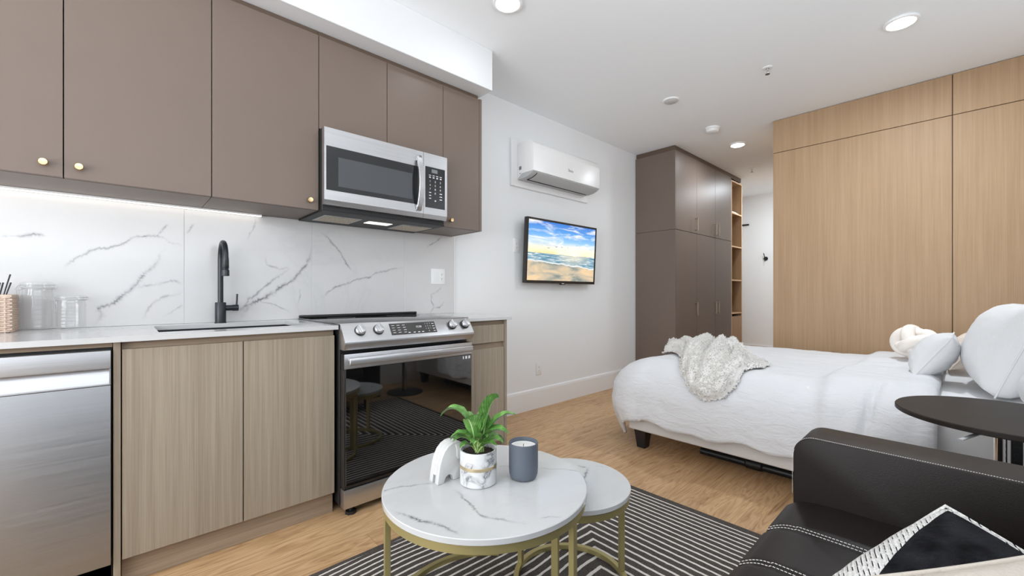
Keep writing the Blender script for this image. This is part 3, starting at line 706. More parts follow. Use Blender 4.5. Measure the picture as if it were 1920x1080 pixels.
# ------------------------------------------------------------------ range
rx0, rx1 = 0.7575, 1.5195
t = thing('oven_range', 'stainless steel slide in electric range with black oven door', 'oven', ((rx0 + rx1) / 2, -0.35, 0))
b = B(); b.box(rx0, rx1, -0.655, -0.03, 0.045, 0.905, 0.002, 1); b.build('body', M['blackplastic'], t)
b = B(); b.box(rx0 - 0.006, rx1 + 0.006, -0.665, -0.03, 0.9155, 0.9235, 0.002, 2); ck = b.build('cooktop', M['cooktop'], t)
for (cx, cy, r) in ((0.94, -0.49, 0.105), (1.34, -0.49, 0.085), (0.94, -0.2, 0.075), (1.34, -0.2, 0.1)):
    b = B(); b.lathe([(r, 0.92365), (r + 0.002, 0.92365), (r + 0.002, 0.9238), (r, 0.9238)], (cx, cy, 0), 48, closed=True); b.build('burner_ring', M['greyink'], ck)
b = B(); b.box(rx0 - 0.004, rx1 + 0.004, -0.058, -0.03, 0.9236, 0.9385, 0.003, 2); b.build('rear_vent_trim', M['blackplastic'], t)
# sloped control console
prof = [(-0.666, 0.921), (-0.672, 0.921), (-0.728, 0.838), (-0.728, 0.828), (-0.712, 0.797), (-0.656, 0.797), (-0.656, 0.921)]
b = B(); b.prism(prof, 'x', rx0, rx1, 0.0018, 2); con = b.build('control_console', M['steel'], t)
sl = math.atan2(0.056, 0.083)                         # lean of the sloped face
def on_console(x, s, lift=0.0):
    """s = 0 at the top of the sloped face, 1 at its foot; +z of the frame points out of the face, +y up the slope"""
    p = Vector((x, -0.672 - 0.056 * s, 0.921 - 0.083 * s))
    ydir = Vector((0, 0.056, 0.083)).normalized(); xdir = Vector((1, 0, 0)); zdir = xdir.cross(ydir)
    p = p + zdir * lift
    return Matrix(((xdir.x, ydir.x, zdir.x, p.x), (xdir.y, ydir.y, zdir.y, p.y), (xdir.z, ydir.z, zdir.z, p.z), (0, 0, 0, 1)))
b = B(); b.box(-0.148, 0.124, -0.034, 0.034, 0, 0.0015, 0.0006, 1, mtx=on_console(1.148, 0.47)); disp = b.build('display_panel', M['bgloss'], con)
b = B(); b.mi = 0
mt = on_console(1.148, 0.47, 0.0022)
for r_, row in enumerate(((-.128, -.098, -.068), (-.128, -.098, -.066), (-.128, -.098, -.064), (-.128, -.098, -.066))):
    for q in row: b.box(q - 0.009, q + 0.007, 0.021 - r_ * 0.014 - 0.0012, 0.021 - r_ * 0.014 + 0.0012, 0, 0.0003, mtx=mt)
for q in (-.045, -.015, .012, .036): b.box(q - 0.007, q + 0.006, -0.0275, -0.0235, 0, 0.0003, mtx=mt)
add_text(b, '12:30', 0.016, mt @ Matrix.Translation((0.018, 0.006, 0)))
for i, row in enumerate(('123', '456', '789', ' 0 ')):
    for j, ch in enumerate(row):
        if ch != ' ': add_text(b, ch, 0.009, mt @ Matrix.Translation((0.062 + j * 0.014, 0.022 - i * 0.015, 0)))
for i in range(4): b.box(0.102, 0.116, 0.019 - i * 0.015, 0.0225 - i * 0.015, 0, 0.0003, mtx=mt)
b.build('display_lettering', M['legend'], disp)
for kx in (0.842, 0.937, 1.383, 1.473):
    mk = on_console(kx, 0.44)
    b = B(); b.lathe([(0, 0), (0.027, 0), (0.027, 0.006), (0.0245, 0.009), (0, 0.009)], (0, 0, 0), 32, mtx=None)
    bmesh.ops.transform(b.bm, matrix=mk, verts=list(b.bm.verts)); k0 = b.build('knob', M['blackplastic'], con)
    b = B(); b.lathe([(0, 0.0092), (0.0245, 0.0092), (0.0245, 0.018), (0.022, 0.0215), (0, 0.0215)], (0, 0, 0), 32)
    b.box(-0.0075, 0.0075, -0.023, 0.023, 0.0215, 0.035, 0.003, 2)
    bmesh.ops.transform(b.bm, matrix=mk @ Matrix.Rotation(math.radians(18), 4, 'Z'), verts=list(b.bm.verts)); b.build('knob_grip', M['steel'], k0)
# oven door
fy0 = -0.705
b = B(); b.box(rx0 + 0.004, rx1 - 0.002, fy0, -0.658, 0.135, 0.778, 0.003, 2); door = b.build('oven_door', M['blackplastic'], t)
b = B(); b.box(rx0 + 0.012, rx1 - 0.004, fy0 - 0.003, fy0 - 0.0005, 0.150, 0.706, 0.001, 1); b.build('door_glass', M['bgloss'], door)
b = B(); b.box(rx0 + 0.004, rx1 - 0.002, fy0 - 0.006, fy0 - 0.0005, 0.707, 0.778, 0.0025, 2); b.build('door_rail', M['steel'], door)
b = B()
b.prism([(fy0 - 0.007, 0.762), (fy0 - 0.024, 0.762), (fy0 - 0.030, 0.756), (fy0 - 0.030, 0.730), (fy0 - 0.026, 0.725), (fy0 - 0.018, 0.725), (fy0 - 0.018, 0.745), (fy0 - 0.007, 0.745)], 'x', rx0 + 0.022, rx1 - 0.012, 0.0015, 1)
b.build('door_handle', M['steel'], door)
b = B(); b.box(rx0 + 0.003, rx0 + 0.0068, fy0 - 0.0005, -0.66, 0.137, 0.70); b.build('door_edge_trim', M['steel_dark'], door, smooth=0)
b = B()
for q in (1.452, 1.470, 1.492): b.box(q, q + (0.013 if q > 1.46 else 0.007), fy0 - 0.0036, fy0 - 0.0031, 0.683, 0.699)
b.build('door_sticker', M['legend'], door, smooth=0)
b = B(); b.box(rx0 + 0.004, rx1 - 0.002, fy0 - 0.002, -0.658, 0.040, 0.130, 0.003, 2); b.build('storage_drawer', M['steel'], t)
for fxx in (rx0 + 0.05, rx1 - 0.05):
    for fyy in (-0.672, -0.1):
        b = B(); b.cyl((fxx, fyy, 0.001), (fxx, fyy, 0.014), 0.028, 0.026, 8); b.cyl((fxx, fyy, 0.014), (fxx, fyy, 0.05), 0.010, None, 12); b.build('foot', M['blackplastic'], t)

# ------------------------------------------------------------------ microwave
mx0, mx1, mz0, mz1, myf = 0.751, 1.511, 1.517, 1.931, -0.46
xsM = 1.338
t = thing('microwave', 'stainless steel over the range microwave with smoked window', 'microwave', ((mx0 + mx1) / 2, -0.22, mz0))
b = B(); b.box(mx0 + 0.004, mx1, -0.425, -0.013, mz0 - 0.012, mz1 + 0.004, 0.002, 1); b.build('body', M['blackplastic'], t)
b = B(); b.box(mx0 + 0.002, mx1 - 0.002, -0.43, -0.03, mz0 - 0.02, mz0 - 0.0125); bt = b.build('underside', M['blackplastic'], t)
for q in (0.80, 1.27):
    b = B(); b.box(q, q + 0.21, -0.33, -0.12, mz0 - 0.0225, mz0 - 0.0202); b.build('filter_frame', M['steel_grey'], bt, smooth=0)
    b = B(); b.box(q + 0.012, q + 0.198, -0.32, -0.13, mz0 - 0.0245, mz0 - 0.0228); b.build('grease_filter', M['filter'], bt, smooth=0)
b = B(); b.box(1.065, 1.215, -0.30, -0.22, mz0 - 0.0225, mz0 - 0.0202); b.build('hood_lamp', M['hoodlamp'], bt, smooth=0)
def ring_front(b, x0, x1, z0, z1, hx0, hx1, hz0, hz1, y0, y1):
    b.box(x0, x1, y0, y1, hz1, z1); b.box(x0, x1, y0, y1, z0, hz0); b.box(x0, hx0, y0, y1, hz0, hz1); b.box(hx1, x1, y0, y1, hz0, hz1)
b = B(); ring_front(b, mx0 + 0.003, xsM - 0.001, 1.556, mz1, 0.764, 1.318, 1.606, 1.836, myf, -0.427); b.prism([(myf, 1.556), (myf + 0.010, 1.530), (-0.427, 1.530), (-0.427, 1.556)], 'x', mx0 + 0.003, xsM - 0.001)
dr = b.build('door', M['steel'], t, smooth=0)
b = B(); b.box(0.764, 1.318, myf + 0.0015, -0.428, 1.606, 1.836); b.build('window', M['mwglass'], dr, smooth=0)
b = B(); b.box(0.826, 1.262, myf + 0.0005, myf + 0.0014, 1.632, 1.786); b.build('window_screen', M['mwinner'], dr, smooth=0)
b = B(); ring_front(b, xsM + 0.001, mx1 - 0.002, 1.556, mz1, xsM + 0.012, mx1 - 0.018, 1.597, 1.850, myf, -0.427); b.prism([(myf, 1.556), (myf + 0.010, 1.530), (-0.427, 1.530), (-0.427, 1.556)], 'x', xsM + 0.001, mx1 - 0.002)
cp = b.build('control_column', M['steel'], t, smooth=0)
b = B(); b.box(xsM + 0.012, mx1 - 0.018, myf + 0.0015, -0.428, 1.597, 1.850); kp = b.build('keypad', M['mwglass'], cp, smooth=0)
b = B(); b.box(1.396, 1.438, myf + 0.0004, myf + 0.0014, 1.816, 1.838); b.build('clock_display', M['lcdgrey'], kp, smooth=0)
b = B()
yk = myf + 0.0012
for j in range(4): b.box(1.376 + j * 0.026, 1.392 + j * 0.026, yk - 0.0005, yk, 1.797, 1.801); b.box(1.378 + j * 0.026, 1.390 + j * 0.026, yk - 0.0005, yk, 1.783, 1.790)
for i, row in enumerate(('123', '456', '789', ' 0 ')):
    for j, ch in enumerate(row):
        if ch != ' ': add_text(b, ch, 0.017, face_y(1.385 + j * 0.037, yk - 0.0004, 1.762 - i * 0.024))
for q, wq in ((1.378, 0.014), (1.454, 0.018)):
    for zz in (1.690, 1.672, 1.654): b.box(q, q + wq, yk - 0.0005, yk, zz, zz + 0.005)
b.box(1.418, 1.428, yk - 0.0005, yk, 1.640, 1.648)
b.build('keypad_lettering', M['legend'], kp, smooth=0)
b = B(); hp = []
for k in range(15):
    s = k / 14; hp.append((1.300, myf - 0.012 - 0.036 * math.sin(math.pi * s) ** 0.8, 1.568 + s * 0.335))
def strap(pts, w, th):
    t_ = []
    for p in pts: t_.append((p[1], p[2]))
    return t_ + [(y + th, z) for y, z in reversed(t_)]
b.prism(strap(hp, 0.03, 0.014), 'x', 1.284, 1.318, 0.002, 1)
b.box(1.288, 1.314, myf - 0.01, myf + 0.001, 1.575, 1.60); b.box(1.288, 1.314, myf - 0.01, myf + 0.001, 1.870, 1.895)
b.build('door_handle', M['steel'], dr)

# ------------------------------------------------------------------ counter items
def jar(x, y, r, h, label, turn):
    z = 0.9155
    t = thing('glass_jar', label, 'jar', (x, y, z), 'clip top glass jars')
    pr = [(0, 0.001), (r * 0.9, 0.001), (r, 0.008)]
    n = 6; zt = h * 0.66
    for k in range(n * 4 + 1):
        pr.append((r - 0.0016 * (0.5 - 0.5 * math.cos(2 * math.pi * k / 4)), 0.012 + (zt - 0.012) * k / (n * 4)))
    pr += [(r, h * 0.72), (r * 0.93, h * 0.79), (r * 0.93, h * 0.83), (r * 1.0, h * 0.85)]
    inner = [(r * 0.96, h * 0.85), (r * 0.89, h * 0.83), (r * 0.89, h * 0.79), (r * 0.94, h * 0.71), (r - 0.005, h * 0.6), (r - 0.005, 0.02), (r * 0.85, 0.009), (0, 0.008)]
    b = B(); b.lathe(pr + inner, (x, y, z), 48); b.build('body', M['jarglass'], t)
    b = B(); b.lathe([(0, h * 0.90), (r * 0.8, h * 0.90), (r * 0.86, h * 0.875), (r * 1.04, h * 0.868), (r * 1.06, h * 0.90), (r * 1.04, h * 0.955), (r * 0.9, h * 0.965), (r * 0.82, h * 0.985), (0, h * 0.985)], (x, y, z), 48); ld = b.build('lid', M['jarglass'], t)
    b = B(); b.lathe([(r * 1.02, h * 0.855), (r * 1.045, h * 0.86), (r * 1.02, h * 0.866)], (x, y, z), 48, closed=True); b.build('seal', M['offwhite'], t)
    b = B(); ca, sa = math.cos(turn), math.sin(turn)
    def q(a, o, zz): return (x + a * ca - o * sa, y + a * sa + o * ca, z + zz)
    for zz, rr in ((h * 0.835, 0.955), (h * 0.915, 1.075)):
        b.tube([(x + r * rr * math.cos(k * math.pi / 18), y + r * rr * math.sin(k * math.pi / 18), z + zz) for k in range(36)], 0.0008, 6, closed=True)
    for o in (-0.012, 0.012):
        b.tube([q(r * 0.97, o, h * 0.83), q(r * 1.2, o, h * 0.80), q(r * 1.27, o, h * 0.84), q(r * 1.08, o, h * 0.92)], 0.0008, 6)
        b.tube([q(-r * 0.97, o, h * 0.83), q(-r * 1.17, o, h * 0.86), q(-r * 1.20, o, h * 0.91), q(-r * 1.02, o, h * 0.93)], 0.0008, 6)
    b.tube([q(r * 1.2, -0.012, h * 0.80), q(r * 1.13, -0.012, h * 0.55), q(r * 1.16, 0, h * 0.48), q(r * 1.13, 0.012, h * 0.55), q(r * 1.2, 0.012, h * 0.80)], 0.0008, 6)
    b.build('wire_clip', M['steel_grey'], t)
jar(-0.268, -0.070, 0.046, 0.205, 'tall clear clip top glass jar beside the wicker basket', math.radians(200))
jar(-0.170, -0.100, 0.047, 0.148, 'short clear clip top glass jar in front of the tall one', math.radians(215))
# wicker basket
bx0, bx1, by0, by1, bz0, bz1 = -0.512, -0.328, -0.175, -0.03, 0.9155, 1.058
t = thing('wicker_basket', 'blush wicker basket holding cutlery at the left end of the worktop', 'basket', ((bx0 + bx1) / 2, (by0 + by1) / 2, bz0))
b = B(); b.box(bx0 + 0.004, bx1 - 0.004, by0 + 0.004, by1 - 0.004, bz0, bz0 + 0.005); b.build('bottom', M['wicker'], t)
b = B()
nr = 19
def per(s):
    s = s % 4.0; k = int(s); f = s - k
    c = [(bx0, by0), (bx1, by0), (bx1, by1), (bx0, by1)]
    a, d = c[k], c[(k + 1) % 4]
    return a[0] + (d[0] - a[0]) * f, a[1] + (d[1] - a[1]) * f, ((0, -1), (1, 0), (0, 1), (-1, 0))[k]
for i in range(nr):
    zz = bz0 + 0.006 + i * (bz1 - bz0 - 0.012) / (nr - 1); pts = []
    for k in range(4 * 14):
        x_, y_, n_ = per(k / 14.0); o_ = 0.003 * (1 if (k + i) % 2 else -1)
        pts.append((x_ + n_[0] * o_, y_ + n_[1] * o_, zz))
    b.tube(pts, 0.0034, 6, closed=True)
b.build('weave', M['wicker'], t)
b = B()
for k in range(28):
    x_, y_, n_ = per(k / 7.0 + 0.07); b.cyl((x_, y_, bz0), (x_, y_, bz1), 0.003, None, 6)
b.build('stake', M['wicker'], t)
b = B(); b.tube([(*per(k / 10.0)[:2], bz1) for k in range(40)], 0.006, 8, closed=True); b.build('rim', M['wicker'], t)
def fork(x, y, lean, length, label):
    t = thing('fork', label, 'cutlery', (x, y, bz0 + 0.008), 'dark forks in the wicker basket')
    b = B(); pts = []; d = Vector((lean[0], lean[1], 1)).normalized()
    for k in range(8):
        s = k / 7; pts.append(Vector((x, y, bz0 + 0.008)) + d * (length * s) + Vector((lean[0], lean[1], 0)) * 0.03 * s * s)
    b.tube(pts, 0.004, 8, rad=[0.0028 + 0.0035 * (k / 7) ** 2 for k in range(8)], flat=0.45); b.build('handle', M['cutlery'], t)
    b = B(); b.tube([pts[0], pts[0] + d * 0.03], 0.008, 8, flat=0.3); b.build('head', M['cutlery'], t)
for (fx_, fy_, ln, L, lab) in ((-0.400, -0.085, (0.17, -0.02), 0.225, 'dark fork leaning right in the wicker basket, the longest handle'), (-0.402, -0.115, (0.14, -0.02), 0.19, 'dark fork in the wicker basket, second handle from the longest'),
        (-0.412, -0.075, (0.12, 0.0), 0.19, 'dark fork in the wicker basket, third handle from the longest'), (-0.418, -0.125, (0.10, -0.03), 0.19, 'dark fork in the wicker basket, fourth handle from the longest'),
        (-0.424, -0.095, (0.08, 0.0), 0.19, 'dark fork in the wicker basket, nearest the photo edge'), (-0.392, -0.135, (0.20, -0.05), 0.192, 'dark fork in the wicker basket, lowest handle by the rim')):
    fork(fx_ + 0.018, fy_, ln, L, lab)

# ------------------------------------------------------------------ outlets and switches
def plate(name, x0, x1, z0, z1, y, label, cat, kind):
    t = thing(name, label, cat, ((x0 + x1) / 2, y, z0))
    b = B(); b.box(x0, x1, y - 0.006, y - 0.0006, z0, z1, 0.002, 2); pl = b.build('cover_plate', M['white'], t)
    w = (x1 - x0); n = 2 if kind == 'double' else 1
    for i in range(n):
        cx = x0 + w * (i + 0.5) / n; cz = (z0 + z1) / 2
        b = B(); b.box(cx - 0.017, cx + 0.017, y - 0.0085, y - 0.0058, cz - 0.034, cz + 0.034, 0.0015, 1); ins = b.build('receptacle' if not (kind == 'double' and i == 0) else 'rocker', M['white'], t)
        if not (kind == 'double' and i == 0):
            b = B()
            for dz in (-0.017, 0.017):
                for dx in (-0.006, 0.006): b.box(cx + dx - 0.001, cx + dx + 0.001, y - 0.0088, y - 0.0084, cz + dz - 0.003, cz + dz + 0.006)
                b.box(cx - 0.002, cx + 0.002, y - 0.0088, y - 0.0084, cz + dz - 0.010, cz + dz - 0.006)
            b.build('slot', M['gap'], ins, smooth=0)
    return t
plate('wall_outlet', 1.668, 1.790, 1.136, 1.252, -0.011, 'double white switch and outlet plate on the marble backsplash', 'outlet', 'double')
plate('wall_outlet', 2.512, 2.590, 1.43, 1.552, 0.0, 'white outlet plate on the wall just left of the television', 'outlet', 'single')
plate('wall_outlet', 2.802, 2.872, 0.305, 0.42, 0.0, 'white outlet low on the wall above the baseboard', 'outlet', 'single')

# ------------------------------------------------------------------ air conditioner
t = thing('air_conditioner', 'white split air conditioner high on the wall above the television', 'air conditioner', (3.02, 0, 2.08))
ax0, ax1 = 2.543, 3.49
prof = [(-0.026, 2.386), (-0.15, 2.386), (-0.195, 2.376), (-0.216, 2.352), (-0.222, 2.318), (-0.222, 2.124), (-0.2215, 2.118), (-0.2215, 2.1165), (-0.08, 2.1165), (-0.026, 2.075)]
b = B(); b.prism(prof, 'x', ax0, ax1, 0.003, 2); b.build('casing', M['white'], t)
b = B(); b.prism([(-0.220, 2.116), (-0.212, 2.106), (-0.19, 2.092), (-0.15, 2.078), (-0.09, 2.070), (-0.028, 2.070), (-0.028, 2.072), (-0.08, 2.116)], 'x', ax0 + 0.001, ax1 - 0.001); b.build('air_outlet', M['acgrey'], t, smooth=20)
b = B(); b.box(2.472, 3.56, -0.024, -0.0006, 2.012, 2.432, 0.003, 1); b.build('backing_board', M['trim'], t)
b = B(); b.prism([(-0.2155, 2.1085), (-0.19, 2.0895), (-0.15, 2.0755), (-0.085, 2.0675), (-0.085, 2.064), (-0.15, 2.072), (-0.191, 2.086), (-0.2170, 2.1055)], 'x', ax0 + 0.06, ax1 - 0.06); lv = b.build('louver', M['acgrey'], t, smooth=20)
b = B(); b.box(ax0 + 0.058, ax1 - 0.058, -0.104, -0.090, 2.0640, 2.0735); b.prism([(-0.212, 2.1045), (-0.19, 2.0895), (-0.15, 2.0755), (-0.085, 2.0675), (-0.085, 2.0655), (-0.15, 2.073), (-0.191, 2.087), (-0.2135, 2.103)], 'x', ax0 + 0.055, ax0 + 0.059); b.build('louver_gap', M['gap'], lv, smooth=0)
b = B()
for i, (w, h, dz) in enumerate(((0.012, 0.028, 0.004), (0.010, 0.018, 0), (0.010, 0.018, 0), (0.012, 0.018, 0))):
    x_ = 3.005 + i * 0.018; b.tube([(x_, -0.2226, 2.192), (x_ + 0.002, -0.2226, 2.192 + h), (x_ + w, -0.2226, 2.192 + h * 0.55), (x_ + w, -0.2226, 2.192)], 0.0016, 6)
b.build('badge', M['greyink'], t, smooth=0)
b = B(); b.box(ax0 - 0.0006, ax0, -0.075, -0.045, 2.15, 2.18); b.box(ax0 - 0.0006, ax0, -0.07, -0.05, 2.115, 2.12); b.build('side_sticker', M['greyink'], t, smooth=0)

# ------------------------------------------------------------------ television
t = thing('television', 'flat screen television on the wall showing a beach at sunset', 'television', (3.08, -0.10, 1.45), rot=(math.radians(3.0), 0, 0))
tw, th = 1.012, 0.582
b = B(); b.box(-tw / 2, tw / 2, 0, 0.035, -th / 2, th / 2, 0.004, 2); b.box(-0.3, 0.3, 0.035, 0.055, -0.2, 0.15, 0.01, 2); b.build('casing', M['tvframe'], t, local=True)
b = B(); bz = 0.018
b.box(-tw / 2, tw / 2, -0.006, 0, th / 2 - bz, th / 2, 0.001, 1); b.box(-tw / 2, tw / 2, -0.006, 0, -th / 2, -th / 2 + 0.026, 0.001, 1); b.box(-tw / 2, -tw / 2 + bz, -0.006, 0, -th / 2 + 0.026, th / 2 - bz); b.box(tw / 2 - bz, tw / 2, -0.006, 0, -th / 2 + 0.026, th / 2 - bz)
b.build('bezel', M['tvframe'], t, local=True)
b = B(); b.grid(lambda u, v: (-tw / 2 + bz + u * (tw - 2 * bz), -0.0012, -th / 2 + 0.026 + v * (th - bz - 0.026)), 2, 2, uv=True); b.build('screen', M['screen'], t, local=True, smooth=0)
b = B(); b.prism([(-0.04, -th / 2 + 0.004), (-0.03, -th / 2 - 0.012), (0.03, -th / 2 - 0.012), (0.04, -th / 2 + 0.004)], 'y', -0.008, 0.012, 0.002, 1); ch = b.build('chin', M['tvframe'], t, local=True)
b = B()
for k in range(3): b.box(-0.018 + k * 0.013, -0.008 + k * 0.013, -0.0088, -0.008, -th / 2 - 0.003, -th / 2 + 0.004)
b.build('badge', M['legend'], ch, local=True, smooth=0)
b = B(); b.box(-0.1, 0.1, 0.056, 0.075, -0.1, 0.06); b.build('wall_bracket', M['blackplastic'], t, local=True)

# ------------------------------------------------------------------ wardrobe
wx0, wx1, wx2, wy = 4.535, 6.205, 6.62, -0.502
wt = 2.682
zs = 1.789
t = thing('wardrobe', 'tall taupe wardrobe with open oak shelves on its far end', 'wardrobe', (5.5, -0.25, 0))
b = B(); b.box(wx0 + 0.019, wx1, wy + 0.022, -0.003, 0.002, wt); b.build('carcass', M['taupe_dark'], t, smooth=0)
for za, zb in ((0.002, zs - 0.0015), (zs + 0.0015, wt)):
    b = B(); b.box(wx0, wx0 + 0.018, wy, -0.003, za, zb, 0.001, 1); b.build('side_panel', M['taupe'], t)
b = B(); b.box(wx0 + 0.01, wx2 - 0.01, wy + 0.012, -0.012, wt + 0.0005, ZC - 0.002); b.build('top_filler', M['taupe_dark'], t, smooth=0)
def bar_handle(x, z0, z1, p):
    b = B(); y = wy - 0.034
    b.box(x - 0.005, x + 0.005, y - 0.005, y + 0.005, z0, z1, 0.002, 1)
    for zz in (z0 + 0.012, z1 - 0.012): b.cyl((x, wy, zz), (x, y, zz), 0.0045, None, 10)
    b.build('handle', M['nickel'], p)
cols = [wx0 + 0.019, 5.090, 5.648, wx1]
for i in range(3):
    hx = (cols[i + 1] - 0.045) if i < 2 else cols[i] + 0.045
    for za, zb, h0, h1 in ((0.06, zs - 0.0025, 0.80, 0.96), (zs + 0.0025, wt - 0.001, 1.815, 1.975)):
        b = B(); b.box(cols[i] + 0.0018, cols[i + 1] - 0.0018, wy, wy + 0.019, za, zb, 0.001, 1); d = b.build('door', M['taupe'], t)
        bar_handle(hx, h0, h1, d)
b = B(); b.box(cols[0], wx1, wy + 0.0192, wy + 0.0215, 0.01, wt - 0.002); b.build('shadow_gap', M['gap'], t, smooth=0)
# open oak shelf tower
b = B(); b.box(wx1 + 0.002, wx1 + 0.02, wy + 0.004, -0.003, 0.002, wt - 0.03); b.box(wx2 - 0.018, wx2, wy + 0.004, -0.003, 0.002, wt - 0.03)
b.box(wx1 + 0.02, wx2 - 0.018, -0.016, -0.003, 0.002, wt - 0.03); b.box(wx1 + 0.02, wx2 - 0.018, wy + 0.004, -0.016, wt - 0.048, wt - 0.03)
b.build('shelf_tower', M['oak_warm'], t, smooth=0)
b = B(); b.box(wx1 + 0.002, wx1 + 0.02, wy, wy + 0.0035, 0.002, wt - 0.03); b.box(wx2 - 0.018, wx2, wy, wy + 0.0035, 0.002, wt - 0.03); b.box(wx1 + 0.02, wx2 - 0.018, wy, wy + 0.0035, wt - 0.048, wt - 0.03)
b.build('edge_band', M['oak_edge'], t, smooth=0)
for zz in (0.793, 1.26, 1.735, 2.203):
    b = B(); b.box(wx1 + 0.02, wx2 - 0.018, wy + 0.004, -0.016, zz - 0.018, zz); sh = b.build('shelf', M['oak_warm'], t, smooth=0)
    b = B(); b.box(wx1 + 0.02, wx2 - 0.018, wy, wy + 0.0035, zz - 0.018, zz); b.build('edge_band', M['oak_edge'], sh, smooth=0)
b = B(); b.box(wx1 + 0.022, wx2 - 0.020, wy + 0.002, wy + 0.02, 0.05, 0.74, 0.001, 1); b.build('lower_door', M['oak_warm'], t)
# folded towel on the top open shelf
def blob(b, c, s, seed, n=26, amp=0.12):
    def fn(u, v):
        a = u * 2 * math.pi; p = -math.pi / 2 + v * math.pi
        d = Vector((math.cos(a) * math.cos(p), math.sin(a) * math.cos(p), math.sin(p)))
        e = 0.6
        d2 = Vector((math.copysign(abs(d.x) ** e, d.x), math.copysign(abs(d.y) ** e, d.y), math.copysign(abs(d.z) ** e, d.z)))
        k = 1 + amp * noise.noise(d * 2.3 + Vector((seed, 0, 0)))
        return Vector(c) + Vector((d2.x * s[0], d2.y * s[1], d2.z * s[2])) * k
    b.grid(fn, n, n // 2 + 1, closeu=True)
t = thing('folded_towel', 'cream folded towel on the top open shelf of the wardrobe', 'towel', (6.40, -0.36, 2.203))
b = B()
b.prism([(-0.47, 2.204), (-0.23, 2.204), (-0.24, 2.27), (-0.27, 2.33), (-0.31, 2.37), (-0.36, 2.31), (-0.42, 2.25), (-0.47, 2.235)], 'x', 6.245, 6.51, 0.02, 3); b.build('fold', M['cream'], t)
b = B(); b.box(6.24, 6.53, -0.485, -0.20, 2.2032, 2.2205, 0.008, 2); b.build('lower_fold', M['cream'], t)

# hallway hooks
t = thing('coat_hook', 'black round coat hook with a prong on the hallway wall', 'hook', (7.9, -0.446, 1.647))
mr = Matrix.Rotation(math.radians(-90), 4, 'Y')
b = B(); b.lathe([(0, 0), (0.032, 0), (0.034, 0.004), (0.03, 0.009), (0, 0.010)], (7.8995, -0.446, 1.647), 28, mtx=mr); b.build('rosette', M['black'], t)
b = B(); b.tube([(7.89, -0.446, 1.65), (7.865, -0.444, 1.655), (7.845, -0.44, 1.68), (7.85, -0.43, 1.725), (7.853, -0.424, 1.735)], 0.007, 10); b.tube([(7.89, -0.446, 1.645), (7.86, -0.447, 1.63), (7.845, -0.447, 1.61), (7.85, -0.447, 1.60)], 0.006, 10); b.build('prong', M['black'], t)
t = thing('coat_rail', 'short black coat rail on the hallway wall beside the wardrobe shelves', 'hook', (7.9, -0.05, 2.24))
b = B(); b.box(7.885, 7.8995, -0.19, 0.0 - 0.002, 2.235, 2.262, 0.003, 1); b.build('rail', M['black'], t)
b = B()
for q in (-0.16, -0.11, -0.06): b.tube([(7.885, q, 2.25), (7.868, q, 2.245), (7.862, q, 2.235), (7.866, q, 2.225)], 0.004, 8)
b.build('peg', M['black'], t)

# ------------------------------------------------------------------ rug
b = B(); b.box(RUG[0], RUG[1], RUG[2], RUG[3], 0.0008, 0.010, 0.003, 2)
tag(b.build('rug', M['rug']), 'dark grey rug with concentric cream stripes under the marble tables', 'rug')

# ------------------------------------------------------------------ coffee tables
def nest_table(c, r, ztop, legs, label, veins, zf, gap=None):
    cx, cy = c
    t = thing('coffee_table', label, 'table', (cx, cy, zf), 'round nesting tables')
    b = B(); b.lathe([(0, ztop - 0.018), (r - 0.002, ztop - 0.018), (r, ztop - 0.016), (r, ztop - 0.002), (r - 0.002, ztop), (0, ztop)], (cx, cy, 0), 96)
    for pts, w_, st in veins: vein(b, pts, w_, lambda x, y: (x, y, ztop + 0.00025), lambda x, y: math.hypot(x - cx, y - cy) < r - 0.006, st)
    b.build('tabletop', [M['tabletop'], M['vein']], t)
    ra, rb = r - 0.004, r - 0.022
    b = B(); b.lathe([(rb, ztop - 0.0185), (ra, ztop - 0.0185), (ra, ztop - 0.042), (rb, ztop - 0.042)], (cx, cy, 0), 96, closed=True); b.build('apron_ring', M['gold'], t)
    b = B()
    if gap is None: b.lathe([(rb, zf), (ra, zf), (ra, zf + 0.018), (rb, zf + 0.018)], (cx, cy, 0), 96, closed=True)
    else:
        n_ = 80; a0, a1 = gap
        o_ = [(cx + ra * math.cos(math.radians(a0 + (a1 - a0) * k / n_)), cy + ra * math.sin(math.radians(a0 + (a1 - a0) * k / n_))) for k in range(n_ + 1)]
        i_ = [(cx + rb * math.cos(math.radians(a1 + (a0 - a1) * k / n_)), cy + rb * math.sin(math.radians(a1 + (a0 - a1) * k / n_))) for k in range(n_ + 1)]
        b.prism(o_ + i_, 'z', zf, zf + 0.018)
    b.build('base_ring', M['gold'], t)
    for a in legs:
        m = Matrix.Translation((cx, cy, 0)) @ Matrix.Rotation(math.radians(a), 4, 'Z')
        b = B(); b.box(rb + 0.0005, ra - 0.0005, -0.0115, 0.0115, zf + 0.018, ztop - 0.0415, 0.001, 1, mtx=m); b.build('leg', M['gold'], t)
    return t
BT = (0.874, -1.629)
